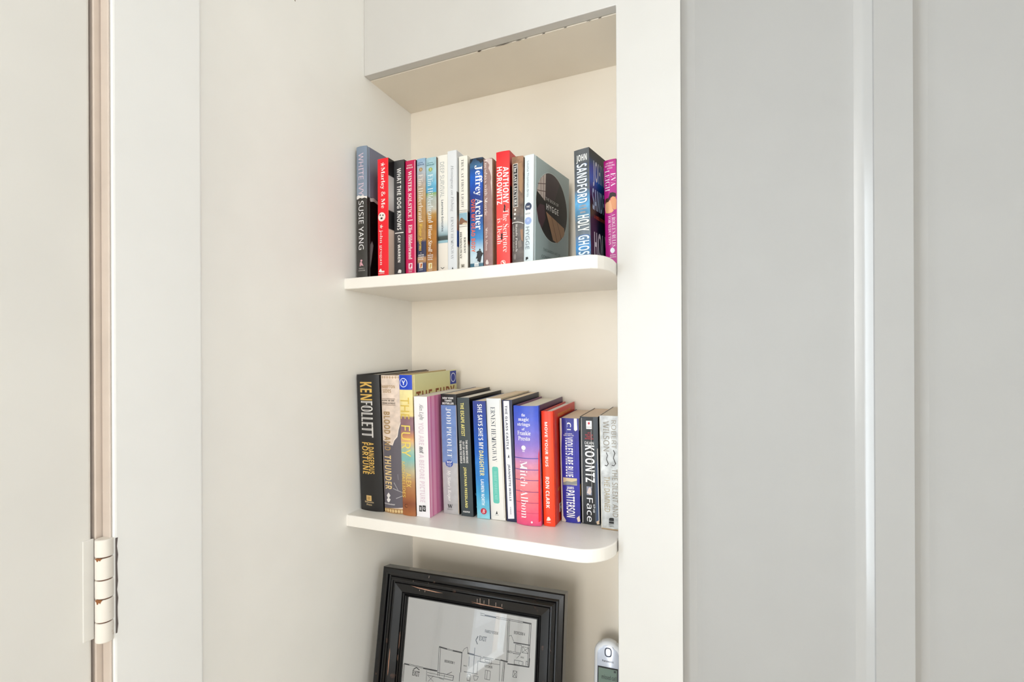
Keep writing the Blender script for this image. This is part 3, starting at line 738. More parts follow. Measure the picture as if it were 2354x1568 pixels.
book('hardcover_book','small brown and grey hardcover with a black title label and three white stars',
  k='hb', x=-0.3352, y=0.8, w=0.0215, h=0.1997, d=0.135, lean=0.0, yaw=0, low=False, ramp=[(1.0, '9A7458'), (0.808, '86664E'), (0.603, '77604F'), (0.508, '6E6058'), (0.457, '655E5A'), (0.075, '5E5652')], framp='2A2626', back='5A4A40', pages='E2D4B8', bulge=0.0016, noise=0.8,
  items=[
    ('r', 'E9E4DC', 2.2, 11.7, 12.3, 88.7),
    ('r', '2E2C2E', 3.0, 10.9, 13.3, 87.6),
    ('t', 'The LAST LECTURE', 'serifb', 'F2EEE8', 'V', 4.3, 9.8, 14.9, 86.0),
    ('star', 'F2EEE8', 3.9, 9.1, 90.7, 96.2),
    ('star', 'F2EEE8', 2.8, 8.5, 97.9, 103.7),
    ('star', 'F2EEE8', 2.8, 8.2, 105.8, 111.3),
    ('p', 'F2EEE8', [(0.0, 115.4), (4.7, 114.8), (11.0, 114.9), (17.4, 116.2), (21.5, 117.8), (21.5, 119.3), (17.4, 117.4), (11.0, 116.1), (4.7, 115.9), (0.0, 116.9)]),
    ('t', 'Randy Pausch', 'serif', 'F2EEE8', 'V', 6.0, 10.7, 119.1, 167.0),
    ('t', 'with Jeffrey Zaslow', 'ital', 'D9D2CA', 'V', 1.3, 4.7, 120.0, 166.5),
    ('o', '8C8682', 3.2, 7.9, 170.8, 181.1),
    ('p', 'A8835F', [(12.6, 13.7), (18.9, 11.8), (20.8, 36.9), (18.9, 65.7), (14.2, 59.2)]),
    ('p', '7C736C', [(11.0, 149.4), (17.4, 147.1), (18.9, 158.9), (12.6, 161.2)]),
    ('p', '9A7458', [(15.8, 129.4), (20.5, 128.5), (20.8, 150.3), (17.4, 147.1)]),
  ])
book('hardcover_book','pale grey blue hardcover with a round dark photograph on its visible front cover',
  k='hb', x=-0.3136, y=0.8, w=0.0181, h=0.1981, d=0.142, lean=0.9, yaw=-9, low=False, ramp=[(1.0, 'E4EFF2'), (0.081, 'DCE8EC')], framp='A9BBBC', back='B9C9CC', pages='EFE8DA', bulge=0.0008,
  items=[
    ('t', 'Louisa Thomsen Brits', 'sans', '5A6E80', 'V', 5.1, 9.2, 10.6, 72.5),
    ('o', '3A4560', 1.4, 14.8, 82.6, 96.5),
    ('o', 'F7F9F9', 1.6, 15.0, 94.8, 109.0),
    ('o', '9CB2E0', 1.4, 14.8, 107.8, 120.8),
    ('t', 'THE', 'sansb', 'FFFFFF', 'H', 4.5, 11.0, 88.1, 91.3),
    ('t', 'BOOK', 'sansb', '8A949C', 'H', 2.8, 12.7, 100.2, 103.4),
    ('t', 'OF', 'sansb', 'D5DFF5', 'H', 6.1, 10.5, 112.1, 115.6),
    ('t', 'HYGGE', 'sans', '74828C', 'V', 3.3, 11.0, 124.4, 163.5),
    ('p', '1A1E22', [(4.3, 182.4), (4.2, 177.1), (8.5, 176.9), (9.5, 179.6), (8.0, 180.9), (6.1, 181.1), (5.8, 182.5)]),
  ],
  fitems=[
    ('hygge',),
  ])
book('paperback_book','thick grey and blue paperback with tall white condensed lettering, near the column',
  k='pb', x=-0.2196, y=0.8, w=0.0272, h=0.1923, d=0.112, lean=-0.9, yaw=-11, low=False, ramp=[(1.0, '55585A'), (0.837, '4A4E52'), (0.65, '565B60'), (0.592, '4E88B0'), (0.506, '5AA0CC'), (0.434, '4A7E9E'), (0.362, '5D6468'), (0.261, '66707A'), (0.153, '2E86C4'), (0.045, '5D6C78')], framp=[(1.0, '2A2D2E'), (0.924, '23303C'), (0.837, '0E4FA0'), (0.744, '1A62B8'), (0.65, '0A2A66'), (0.564, '0A0F20'), (0.441, '0C1018'), (0.333, '0A1A30'), (0.045, '0A1620')], back='2A3036', pages='DCCBA8', bulge=0.0006, noise=0.45,
  items=[
    ('t', 'JOHN', 'cond', 'F6F6F0', 'H', 4.4, 23.2, 9.2, 23.1),
    ('t', 'SANDFORD', 'cond', '1F4F84', 'V', 4.1, 23.7, 24.5, 90.4),
    ('t', 'SANDFORD', 'cond', 'E9F4FA', 'V', 4.7, 22.8, 25.0, 89.8),
    ('t', 'A VIRGIL', 'sansb', 'C9A884', 'H', 8.7, 21.1, 93.6, 96.1),
    ('t', 'FLOWERS', 'sansb', 'C9A884', 'H', 7.8, 21.5, 98.7, 101.1),
    ('t', 'NOVEL', 'sansb', 'C9A884', 'H', 10.0, 19.6, 104.3, 106.9),
    ('t', 'HOLY', 'cond', 'F4F7E6', 'V', 4.7, 25.4, 110.2, 137.1),
    ('t', 'GHOST', 'cond', '1A5EA8', 'V', 4.4, 26.1, 143.2, 183.9),
    ('t', 'GHOST', 'cond', 'DDF1FB', 'V', 5.2, 25.2, 144.1, 183.1),
  ],
  fitems=[
    ('t', 'JOHN', 'cond', 'C9D2DA', 'H', 14, 60, 16, 60),
    ('t', 'SANDFORD', 'cond', '9FB8D8', 'H', 10, 92, 64, 100),
    ('t', 'HOLY', 'cond', 'C8CED4', 'H', 14, 70, 136, 180),
    ('t', 'GHOST', 'cond', '7FC4EA', 'H', 14, 90, 186, 226),
    ('t', 'A VIRGIL FLOWERS NOVEL', 'sansb', 'B04A30', 'H', 16, 80, 108, 114),
  ])
book('paperback_book','magenta paperback with white lettering and an embracing couple, rightmost on the upper shelf',
  k='pb', x=-0.1768, y=0.835, w=0.0221, h=0.1809, d=0.108, lean=-1.1, yaw=-11, low=False, ramp=[(1.0, 'B81A7E'), (0.958, 'CC2A94'), (0.692, 'C0208A'), (0.072, 'C2238C')], framp='8A1260', back='7A0F54', pages='D9C49C', bulge=0.002,
  items=[
    ('t', 'USA TODAY', 'sansb', 'F6DCEB', 'H', 4.0, 17.9, 4.5, 7.1),
    ('t', 'BESTSELLING', 'sansb', 'F6DCEB', 'H', 2.6, 19.7, 8.8, 11.6),
    ('t', 'AUTHOR', 'sansb', 'F6DCEB', 'H', 6.3, 16.2, 13.4, 15.9),
    ('t', 'EVA', 'serif', 'FFF4FA', 'V', 13.0, 21.0, 23.6, 46.2),
    ('t', 'LEIGH', 'serif', 'FFF4FA', 'V', 2.2, 10.8, 17.5, 52.9),
    ('p', '2A1614', [(9.5, 61.3), (10.9, 56.5), (15.8, 56.2), (20.7, 58.5), (21.4, 62.9), (19.3, 65.4), (15.8, 63.5), (12.2, 65.2), (9.4, 68.3), (8.2, 63.9)]),
    ('p', 'E9A070', [(12.2, 65.2), (15.8, 63.2), (20.0, 64.8), (21.6, 69.9), (21.2, 85.4), (18.4, 86.4), (14.2, 83.1), (12.1, 78.6), (10.7, 72.8)]),
    ('p', 'F0B486', [(1.6, 71.6), (4.5, 67.7), (8.7, 66.8), (11.8, 70.1), (13.1, 75.9), (14.2, 83.1), (17.2, 87.0), (14.1, 90.2), (8.4, 90.9), (2.7, 89.5), (1.4, 83.0)]),
    ('p', '4A2418', [(1.4, 68.7), (3.1, 65.0), (8.0, 64.6), (10.1, 68.4), (7.9, 71.3), (4.4, 71.4), (2.3, 74.5)]),
    ('t', "A ROGUE'S RULES", 'serif', 'FFF0F8', 'V', 13.2, 19.5, 92.6, 148.3),
    ('t', 'FOR SEDUCTION', 'serif', 'FFF0F8', 'V', 6.6, 11.5, 95.8, 144.8),
    ('p', 'F2F0F8', [(13.5, 149.2), (16.6, 152.0), (17.5, 155.5), (15.7, 158.4), (13.3, 159.6), (11.0, 158.0), (9.3, 154.8), (10.2, 151.4)]),
    ('t', 'AVON', 'sansb', 'FFF0F8', 'H', 8.9, 18.3, 161.4, 163.3),
    ('t', 'BOOKS', 'sansb', 'FFF0F8', 'H', 8.3, 19.2, 164.8, 166.7),
  ])
book('hardcover_book','thick black hardcover with gold and outlined capitals, at the left wall on the lower shelf',
  k='hb', x=-0.6538, y=0.781, w=0.0536, h=0.2668, d=0.168, lean=-0.2, yaw=0, low=True, ramp=[(1.0, '1C1A1A'), (-0.002, '1A1818')], framp='141212', back='141212', pages='E6D8BE', bulge=0.004,
  items=[
    ('t', 'KEN', 'cond', 'E6BC62', 'V', 9.0, 37.5, 14.3, 49.7),
    ('t', 'FOLLETT', 'dbl', 'D9D6D2', 'V', 9.6, 38.2, 51.4, 122.1),
    ('t', 'A DANGEROUS', 'cond', 'E6BC62', 'V', 25.2, 37.8, 131.8, 193.3),
    ('t', 'FORTUNE', 'cond', 'E6BC62', 'V', 9.0, 24.7, 132.3, 194.6),
    ('r', 'D8B678', 16.6, 29.0, 236.4, 247.2),
    ('r', 'B58F52', 19.2, 26.4, 238.7, 244.9),
    ('t', 'Delacorte', 'serifb', 'E2C79A', 'H', 11.8, 34.1, 247.6, 250.9),
    ('t', 'Press', 'serifb', 'E2C79A', 'H', 16.4, 29.4, 252.5, 256.1),
  ])
book('hardcover_book','hardcover with cream upper and slate lower jacket torn diagonally and tan capitals',
  k='hb', x=-0.5989, y=0.7835, w=0.0428, h=0.2657, d=0.165, lean=-0.05, yaw=0, low=True, ramp=[(1.0, 'E2D0C2'), (0.607, 'DCC9BA'), (0.039, 'DCC9BA'), (0.035, 'B08A58'), (-0.001, 'A8845A')], framp='C9B4A2', back='8A7A6C', pages='E8DCC4', bulge=0.003, noise=0.3,
  items=[
    ('p', '5E5962', [(1.3, 125.4), (8.7, 127.1), (17.9, 132.1), (24.5, 133.8), (28.6, 123.7), (35.2, 116.8), (37.9, 103.6), (41.9, 91.4), (45.8, 89.1), (45.5, 252.7), (0.2, 257.6)]),
    ('p', 'F1E4D8', [(1.4, 124.0), (8.7, 125.8), (17.9, 130.7), (24.0, 132.6), (28.0, 122.9), (34.4, 116.0), (37.1, 103.2), (41.4, 90.6), (45.8, 88.2), (45.8, 89.5), (42.1, 91.8), (38.2, 104.0), (35.7, 117.2), (29.1, 124.2), (24.8, 134.3), (17.9, 132.5), (8.7, 127.6), (1.3, 125.8)]),
    ('zig', 'C3A98C', 1.2, 44.4, 0.9, 6.6),
    ('t', 'HAMPTON', 'sansb', 'B89C76', 'H', 1.9, 33.1, 18.5, 24.7),
    ('t', 'SIDES', 'sansb', 'B89C76', 'H', 4.4, 24.9, 26.5, 33.3),
    ('r', '8A7360', 1.1, 33.5, 44.4, 45.3),
    ('t', 'AN EPIC OF THE', 'serifb', '3A302A', 'H', 1.0, 31.7, 46.7, 49.7),
    ('t', 'AMERICAN WEST', 'serifb', '3A302A', 'H', 1.4, 33.0, 51.9, 55.0),
    ('r', '8A7360', 1.4, 33.5, 56.3, 57.2),
    ('t', 'BLOOD AND', 'sansb', 'A98A5C', 'V', 5.0, 20.5, 69.6, 144.1),
    ('t', 'THUNDER', 'sansb', 'EACD94', 'V', 4.3, 20.5, 153.7, 219.8),
    ('zig', 'E2C690', 0.1, 43.8, 257.0, 264.4),
    ('p', 'E6E2E0', [(8.4, 243.5), (7.1, 239.7), (10.4, 237.1), (10.5, 230.5), (7.2, 232.2), (12.2, 225.9), (17.0, 231.2), (13.2, 230.2), (13.1, 236.8), (17.0, 238.6), (14.7, 242.8), (11.4, 245.4)]),
    ('t', 'DOUBLEDAY', 'sansb', 'E6E2E0', 'H', 0.9, 26.8, 246.9, 249.5),
    ('p', 'A9A6AA', [(23.8, 216.0), (42.8, 223.0), (42.3, 223.9), (23.2, 217.4)]),
    ('p', 'A9A6AA', [(26.6, 204.8), (34.6, 219.4), (33.8, 219.9), (25.5, 205.8)]),
    ('p', 'A9A6AA', [(29.1, 235.2), (42.8, 229.5), (42.8, 230.8), (29.6, 236.5)]),
    ('p', '9A979C', [(34.8, 188.8), (35.8, 199.6), (35.0, 199.7), (34.0, 188.9)]),
  ])
book('hardcover_book','hardcover with sunset coloured spine, blue square at the top and pale yellow front',
  k='hb', x=-0.5556, y=0.7817, w=0.0287, h=0.267, d=0.168, lean=0.0, yaw=0, low=True, ramp=[(1.0, 'F2E4AE'), (0.831, 'F1E2A2'), (0.711, 'EBD690'), (0.7, '8D6A72'), (0.613, '94707A'), (0.568, 'C98A62'), (0.54, 'E3B078'), (0.459, '9FC2B0'), (0.403, '7EB9B6'), (0.322, 'BDB592'), (0.241, 'B58656'), (0.144, 'A4663A'), (0.088, '86482A'), (-0.001, 'A9683C')], framp=[(1.0, 'D9D8A4'), (0.831, 'DCD596'), (0.711, 'D8C88A'), (-0.001, 'A9683C')], back='C9B280', pages='F0E6D2', bulge=0.0018, noise=0.15,
  items=[
    ('r', '0D40C4', -0.1, 28.6, 0.2, 28.0),
    ('ringp', 'EAF0FC', 1.3, 19.0, 6.1, 23.3),
    ('t', 'Y', 'sansb', 'EAF0FC', 'H', 6.1, 14.7, 10.4, 19.0),
    ('t', 'THE', 'sans', 'DDBE55', 'V', 1.8, 21.5, 42.7, 83.3),
    ('t', 'FURY', 'sans', 'F4DC6A', 'V', 1.7, 22.3, 95.3, 154.4),
    ('t', 'ALEX', 'sans', 'EFD06A', 'V', 10.8, 21.4, 185.0, 212.2),
    ('t', 'MICHAELIDES', 'sans', 'EFD06A', 'V', 0.3, 8.3, 164.4, 232.8),
    ('o', '5A2A18', 5.5, 12.9, 244.8, 252.1),
    ('o', '9A5A34', 7.0, 12.9, 246.0, 250.7),
  ],
  fitems=[
    ('t', 'THE FURY', 'cond', '8A4A1C', 'H', 12, 158, 33, 58),
    ('r', '0D2C9A', 140, 166, 2, 30),
    ('ringf', 'E4EAF6', 153, 16, 10, 10, 1.6),
  ])
book('paperback_book','white spined paperback with pale pink lettering and a bright pink front cover',
  k='pb', x=-0.5257, y=0.7835, w=0.029, h=0.2266, d=0.152, lean=0.1, yaw=0, low=True, ramp=[(1.0, 'F6F3F6'), (-0.001, 'F1EEF2')], framp='DE7FAC', back='E8D8E0', pages='F2EADC', bulge=0.0004,
  items=[
    ('t', 'Alex Light', 'ital', '3A3A3E', 'V', 9.2, 21.0, 13.6, 43.9),
    ('t', 'YOU ARE', 'sansb', 'E0CDD9', 'V', 9.0, 20.1, 48.6, 90.7),
    ('t', 'not', 'italb', '3A3A3E', 'V', 9.3, 19.4, 93.7, 106.1),
    ('t', 'A BEFORE PICTURE', 'sansb', 'E0CDD9', 'V', 8.6, 19.4, 108.6, 198.6),
    ('r', '151516', 5.9, 12.2, 205.1, 216.4),
    ('r', '151516', 13.6, 20.5, 204.2, 215.5),
    ('t', 'H', 'serifb', 'F6F3F6', 'H', 7.3, 10.7, 207.7, 214.1),
    ('t', 'Q', 'serifb', 'F6F3F6', 'H', 15.1, 19.0, 206.7, 213.1),
  ],
  fitems=[
    ('r', 'F0B4CE', 3, 9, 0, 300),
    ('r', 'EAA2C2', 14, 24, 0, 300),
    ('r', 'E690B8', 30, 52, 0, 300),
  ])
book('paperback_book','worn paperback with black top band, blue upper and grey lower spine',
  k='pb', x=-0.4865, y=0.8164, w=0.0336, h=0.2286, d=0.146, lean=-0.2, yaw=0, low=True, ramp=[(1.0, '1B1B1D'), (0.909, '1B1B1D'), (0.906, '6D8AC2'), (0.704, '7390C8'), (0.43, '7C96C6'), (0.427, 'BCBCC0'), (-0.003, 'B4B2B2')], framp=[(1.0, '101014'), (0.704, '1A2238'), (0.419, '2A1A1A'), (-0.003, '1A1210')], back='5A6A8A', pages='E5C79A', bulge=0.0008, noise=0.15,
  items=[
    ('t', 'NEW YORK', 'sansb', 'FFFFFF', 'H', 4.3, 27.9, 5.7, 9.3),
    ('t', 'TIMES', 'sansb', 'FFFFFF', 'H', 8.7, 23.8, 10.6, 14.1),
    ('t', 'BESTSELLER', 'sansb', 'FFFFFF', 'H', 3.6, 28.1, 15.6, 19.5),
    ('t', 'JODI PICOULT', 'serif', 'F8FAFC', 'V', 10.4, 21.8, 26.0, 120.2),
    ('o', '2348A4', 7.3, 23.2, 124.9, 138.8),
    ('t', 'WSP', 'sansb', 'F2F4FA', 'H', 9.6, 21.0, 127.1, 131.4),
    ('t', 'READERS', 'sansb', 'F2F4FA', 'H', 10.0, 20.4, 132.7, 134.4),
    ('t', 'CLUB', 'sansb', 'F2F4FA', 'H', 11.4, 18.9, 135.3, 137.0),
    ('t', "My Sister's Keeper", 'italb', 'F6F4F2', 'V', 9.1, 18.0, 144.7, 204.0),
    ('t', 'W', 'serifb', '1A1A1C', 'H', 9.2, 20.1, 210.3, 217.6),
    ('t', 'WASHINGTON', 'sansb', '8A888A', 'H', 8.1, 20.5, 219.0, 220.5),
    ('p', 'D8C4A4', [(-0.5, 24.9), (0.2, 24.8), (0.6, 133.9), (0.0, 229.7), (-1.0, 229.9), (-0.9, 134.0)]),
    ('p', 'C9AE88', [(32.6, 19.5), (33.6, 19.4), (33.6, 225.8), (32.4, 225.9), (32.9, 152.8)]),
  ])
book('paperback_book','dark slate paperback with pale yellow capitals and three small white lines',
  k='pb', x=-0.4475, y=0.8149, w=0.0253, h=0.2228, d=0.146, lean=-0.95, yaw=0, low=True, ramp=[(1.0, '40494D'), (-0.004, '3B4448')], framp='0B0C0E', back='1A1E20', pages='F1EADC', bulge=0.0003,
  items=[
    ('t', 'THE ESCAPE ARTIST', 'sansb', 'F2E88C', 'V', 6.5, 13.9, 9.8, 71.9),
    ('t', 'THE MAN WHO BROKE', 'sansb', 'EDEDEA', 'V', 14.6, 18.9, 79.1, 122.5),
    ('t', 'OUT OF AUSCHWITZ', 'sansb', 'EDEDEA', 'V', 8.3, 12.3, 82.1, 122.4),
    ('t', 'TO WARN THE WORLD', 'sansb', 'EDEDEA', 'V', 1.9, 6.2, 80.2, 123.5),
    ('t', 'JONATHAN FREEDLAND', 'sansb', 'F2E88C', 'V', 7.7, 14.5, 130.2, 206.7),
    ('t', 'HARPER', 'sansb', 'F0F0EE', 'H', 4.1, 18.4, 212.9, 216.0),
  ],
  fitems=[
    ('p', '8FA6B4', [(10, 180), (18, 186), (24, 200), (22, 201), (16, 190), (9, 183)]),
    ('p', '7F9AAA', [(12, 206), (24, 212), (23, 215), (12, 209)]),
  ])
book('paperback_book','blue paperback fading to turquoise with white and yellow capitals and a red disc',
  k='pb', x=-0.4138, y=0.814, w=0.0261, h=0.2175, d=0.142, lean=-1.15, yaw=0, low=True, ramp=[(1.0, '323F8C'), (0.893, '243F98'), (0.723, '1C50B0'), (0.553, '1B62BE'), (0.468, '2E7CCC'), (0.34, '2F82CE'), (0.213, '3FA0D4'), (0.085, '70C2DC'), (-0.005, '98D4E0')], framp='1A2A5C', back='2A4A8C', pages='E9D2A8', bulge=0.0003, noise=0.2,
  items=[
    ('t', "SHE SAYS SHE'S MY", 'sansb', 'F4F4F0', 'V', 9.4, 18.8, 5.8, 88.9),
    ('t', 'DAUGHTER', 'sansb', 'F3E89A', 'V', 9.2, 18.3, 91.3, 137.8),
    ('t', 'LAUREN NORTH', 'sansb', 'F2F8FA', 'V', 10.4, 17.0, 144.6, 192.2),
    ('o', 'C2203A', 7.9, 20.1, 197.9, 209.3),
    ('t', 'B', 'italb', 'F8E6E8', 'H', 11.1, 16.8, 200.1, 207.1),
  ])
book('paperback_book','off-white paperback with dark serif capitals and a turquoise rounded box',
  k='pb', x=-0.3871, y=0.8174, w=0.0291, h=0.2226, d=0.142, lean=-1.2, yaw=0, low=True, ramp=[(1.0, 'E6EAEE'), (0.834, 'F1F0EC'), (-0.005, 'EFECE6')], framp='D9C9AC', back='E2DCD0', pages='E3BF8C', bulge=0.0012,
  items=[
    ('t', 'ERNEST HEMINGWAY', 'serif', '3E4A56', 'V', 8.0, 17.3, 15.4, 115.5),
    ('rr', '68C8B8', 6.5, 18.9, 124.7, 192.1),
    ('t', 'TO HAVE AND HAVE NOT', 'serif', 'A6DED2', 'V', 9.7, 15.7, 132.8, 185.1),
    ('p', '2A2E30', [(10.4, 211.9), (12.7, 205.8), (14.4, 211.4)]),
    ('r', '8A8E90', 8.8, 16.4, 213.1, 213.8),
    ('p', 'CFC8BA', [(26.7, 1.9), (27.5, 1.9), (27.7, 217.8), (26.9, 217.9)]),
  ])
book('paperback_book','thin paperback with navy edges around a white spine panel and spaced dark capitals',
  k='pb', x=-0.3557, y=0.8174, w=0.0196, h=0.2208, d=0.142, lean=-1.25, yaw=0, low=True, ramp=[(1.0, '2A2D4C'), (-0.004, '26294A')], framp='1A1C30', back='23263E', pages='E7C694', bulge=0.0003,
  items=[
    ('p', 'F2F2F6', [(2.9, 2.0), (14.0, 1.7), (15.1, 214.8), (2.9, 216.2)]),
    ('t', 'THE GLASS CASTLE', 'sansb', '3A3F58', 'V', 5.4, 9.9, 10.2, 89.5),
    ('p', '2A2E44', [(7.4, 103.9), (9.2, 98.3), (10.5, 103.6)]),
    ('r', '2A2E44', 7.0, 10.9, 104.1, 104.7),
    ('t', 'JEANNETTE WALLS', 'sansb', '3A3F58', 'V', 6.2, 11.1, 116.3, 182.9),
    ('t', 'SCRIBNER', 'sansb', '8A8EA0', 'V', 7.7, 9.7, 193.9, 207.6),
  ])
book('hardcover_book','hardcover fading from blue to pink with white serif name and thin dark lines',
  k='hb', x=-0.3347, y=0.8144, w=0.0468, h=0.2119, d=0.145, lean=-0.6, yaw=0, low=True, ramp=[(1.0, '3050C4'), (0.891, '4A5ED0'), (0.791, '6B6CD2'), (0.682, '8A74CE'), (0.573, 'B886C6'), (0.506, 'D88FAE'), (0.388, 'E88A92'), (0.221, 'F0727C'), (0.07, 'F2587A'), (-0.004, 'D8507E')], framp='4A1A4A', back='6A2A5A', pages='EFE4CE', bulge=0.005, noise=0.15,
  items=[
    ('t', 'the', 'serifb', 'F4F2FA', 'H', 16.5, 23.6, 13.2, 18.6),
    ('t', 'magic', 'serifb', 'F4F2FA', 'H', 9.9, 30.5, 20.3, 28.2),
    ('t', 'strings', 'serifb', 'F4F2FA', 'H', 7.8, 32.0, 29.2, 37.0),
    ('t', 'of', 'serifb', 'F4F2FA', 'H', 16.5, 22.1, 38.5, 43.1),
    ('t', 'Frankie', 'serifb', 'F4F2FA', 'H', 7.4, 32.8, 44.1, 51.6),
    ('t', 'Presto', 'serifb', 'F4F2FA', 'H', 8.6, 31.2, 53.7, 61.2),
    ('o', 'F8F6FA', 14.8, 23.2, 69.7, 77.9),
    ('r', 'D9C8E8', 16.4, 21.2, 78.6, 81.1),
    ('r', '2A46A8', -0.0, 47.5, 91.7, 92.8),
    ('r', '4A3AA0', 0.0, 47.1, 112.1, 113.0),
    ('r', '6A3A8C', 0.5, 47.4, 130.6, 131.5),
    ('r', '8A3A7C', 0.5, 47.1, 151.1, 152.0),
    ('r', 'A83A6C', 0.6, 46.9, 170.9, 171.6),
    ('r', 'C84A74', 0.5, 46.6, 189.3, 189.8),
    ('t', 'Mitch Albom', 'serif', 'FFF6F8', 'V', 10.9, 25.2, 96.6, 199.0),
    ('p', 'E81E28', [(45.2, 85.2), (47.8, 74.5), (47.0, 202.1), (42.4, 204.4)]),
    ('o', 'FBE0E8', 29.0, 32.5, 203.1, 207.0),
  ])
book('hardcover_book','slim orange red hardcover with white capitals between pink and violet books',
  k='hb', x=-0.2861, y=0.8214, w=0.0212, h=0.2028, d=0.14, lean=-0.35, yaw=0, low=True, ramp=[(1.0, 'EE3A1A'), (0.636, 'F24E20'), (-0.002, 'F2401A')], framp='D8281A', back='C8281A', pages='F4ECE0', bulge=0.0022,
  items=[
    ('t', 'MOVE YOUR BUS', 'sansb', 'FFF4EE', 'V', 6.3, 11.6, 18.9, 97.3),
    ('t', 'RON CLARK', 'sansb', 'FFF4EE', 'V', 5.6, 12.6, 115.5, 170.7),
    ('p', 'FFE8DE', [(5.9, 193.1), (7.8, 186.7), (10.9, 185.9), (9.5, 189.8), (12.6, 188.2), (13.9, 191.3), (9.9, 193.0)]),
    ('t', 'SIMON', 'sansb', 'FFE8DE', 'H', 5.9, 13.4, 195.1, 196.5),
  ],
  fitems=[
    ('t', 'FOREWORD BY SEAN COVEY', 'sansb', 'E8A23A', 'H', 28, 110, 8, 14),
    ('t', 'R', 'sansb', 'FFF0EA', 'H', 26, 46, 170, 186),
    ('t', 'N.Y.', 'sansb', 'E8A23A', 'H', 20, 34, 140, 146),
  ])
book('paperback_book','worn dark violet paperback with creased white edges and tall white condensed lettering',
  k='pb', x=-0.2619, y=0.8502, w=0.0345, h=0.1874, d=0.112, lean=-0.25, yaw=0, low=True, ramp=[(1.0, '262A86'), (0.777, '2A2A9A'), (0.443, '2C2CA4'), (-0.002, '24248C')], framp=[(1.0, 'E8E4DC'), (0.889, 'D8D2C6'), (0.878, '14123A'), (0.377, '1A1640'), (0.365, 'C8962A'), (0.265, 'C8962A'), (0.254, '14123A'), (-0.002, '1A1640')], back='1A1850', pages='DDB88A', bulge=0.0014, noise=0.25,
  items=[
    ('p', 'D9CEC0', [(0.0, 0.7), (3.4, 0.6), (3.6, 25.7), (2.0, 55.2), (2.4, 105.5), (0.8, 147.6), (3.3, 176.6), (8.4, 184.4), (7.4, 188.2), (0.0, 189.1), (-0.6, 126.7), (-0.7, 63.8)]),
    ('p', 'F1EDE8', [(26.4, 0.0), (31.5, -0.2), (32.1, 20.1), (28.6, 22.7), (26.1, 20.4)]),
    ('p', 'E2CDB0', [(28.1, 177.8), (32.9, 173.1), (34.3, 183.3), (30.1, 185.0)]),
    ('t', 'C', 'sansb', 'F2F0EC', 'V', 12.6, 21.1, 7.5, 15.9),
    ('r', 'F2F0EC', 12.9, 20.6, 19.2, 20.9),
    ('t', 'NATIONAL', 'sansb', 'E6E2E0', 'H', 9.3, 23.4, 26.7, 28.6),
    ('t', 'BESTSELLER', 'sansb', 'E6E2E0', 'H', 7.1, 26.4, 29.6, 31.7),
    ('t', 'VIOLETS ARE BLUE', 'cond', 'F6F4F4', 'V', 9.9, 23.7, 33.8, 104.7),
    ('r', 'D6C69E', 4.4, 29.9, 106.7, 119.2),
    ('p', '8A8C88', [(4.4, 115.8), (11.8, 112.6), (20.4, 113.5), (29.9, 110.5), (29.8, 118.0), (4.3, 120.4)]),
    ('t', 'JAMES', 'cond', 'F6F4F4', 'H', 11.1, 24.1, 122.0, 127.9),
    ('t', 'PATTERSON', 'cond', 'F6F4F4', 'V', 9.8, 25.4, 128.7, 177.5),
    ('p', '5A5CB8', [(12.7, 4.4), (13.8, 4.3), (14.1, 104.5), (12.8, 104.6)]),
    ('p', '4A4CB0', [(25.6, 24.6), (26.5, 24.5), (27.4, 103.3), (26.4, 103.4)]),
  ])
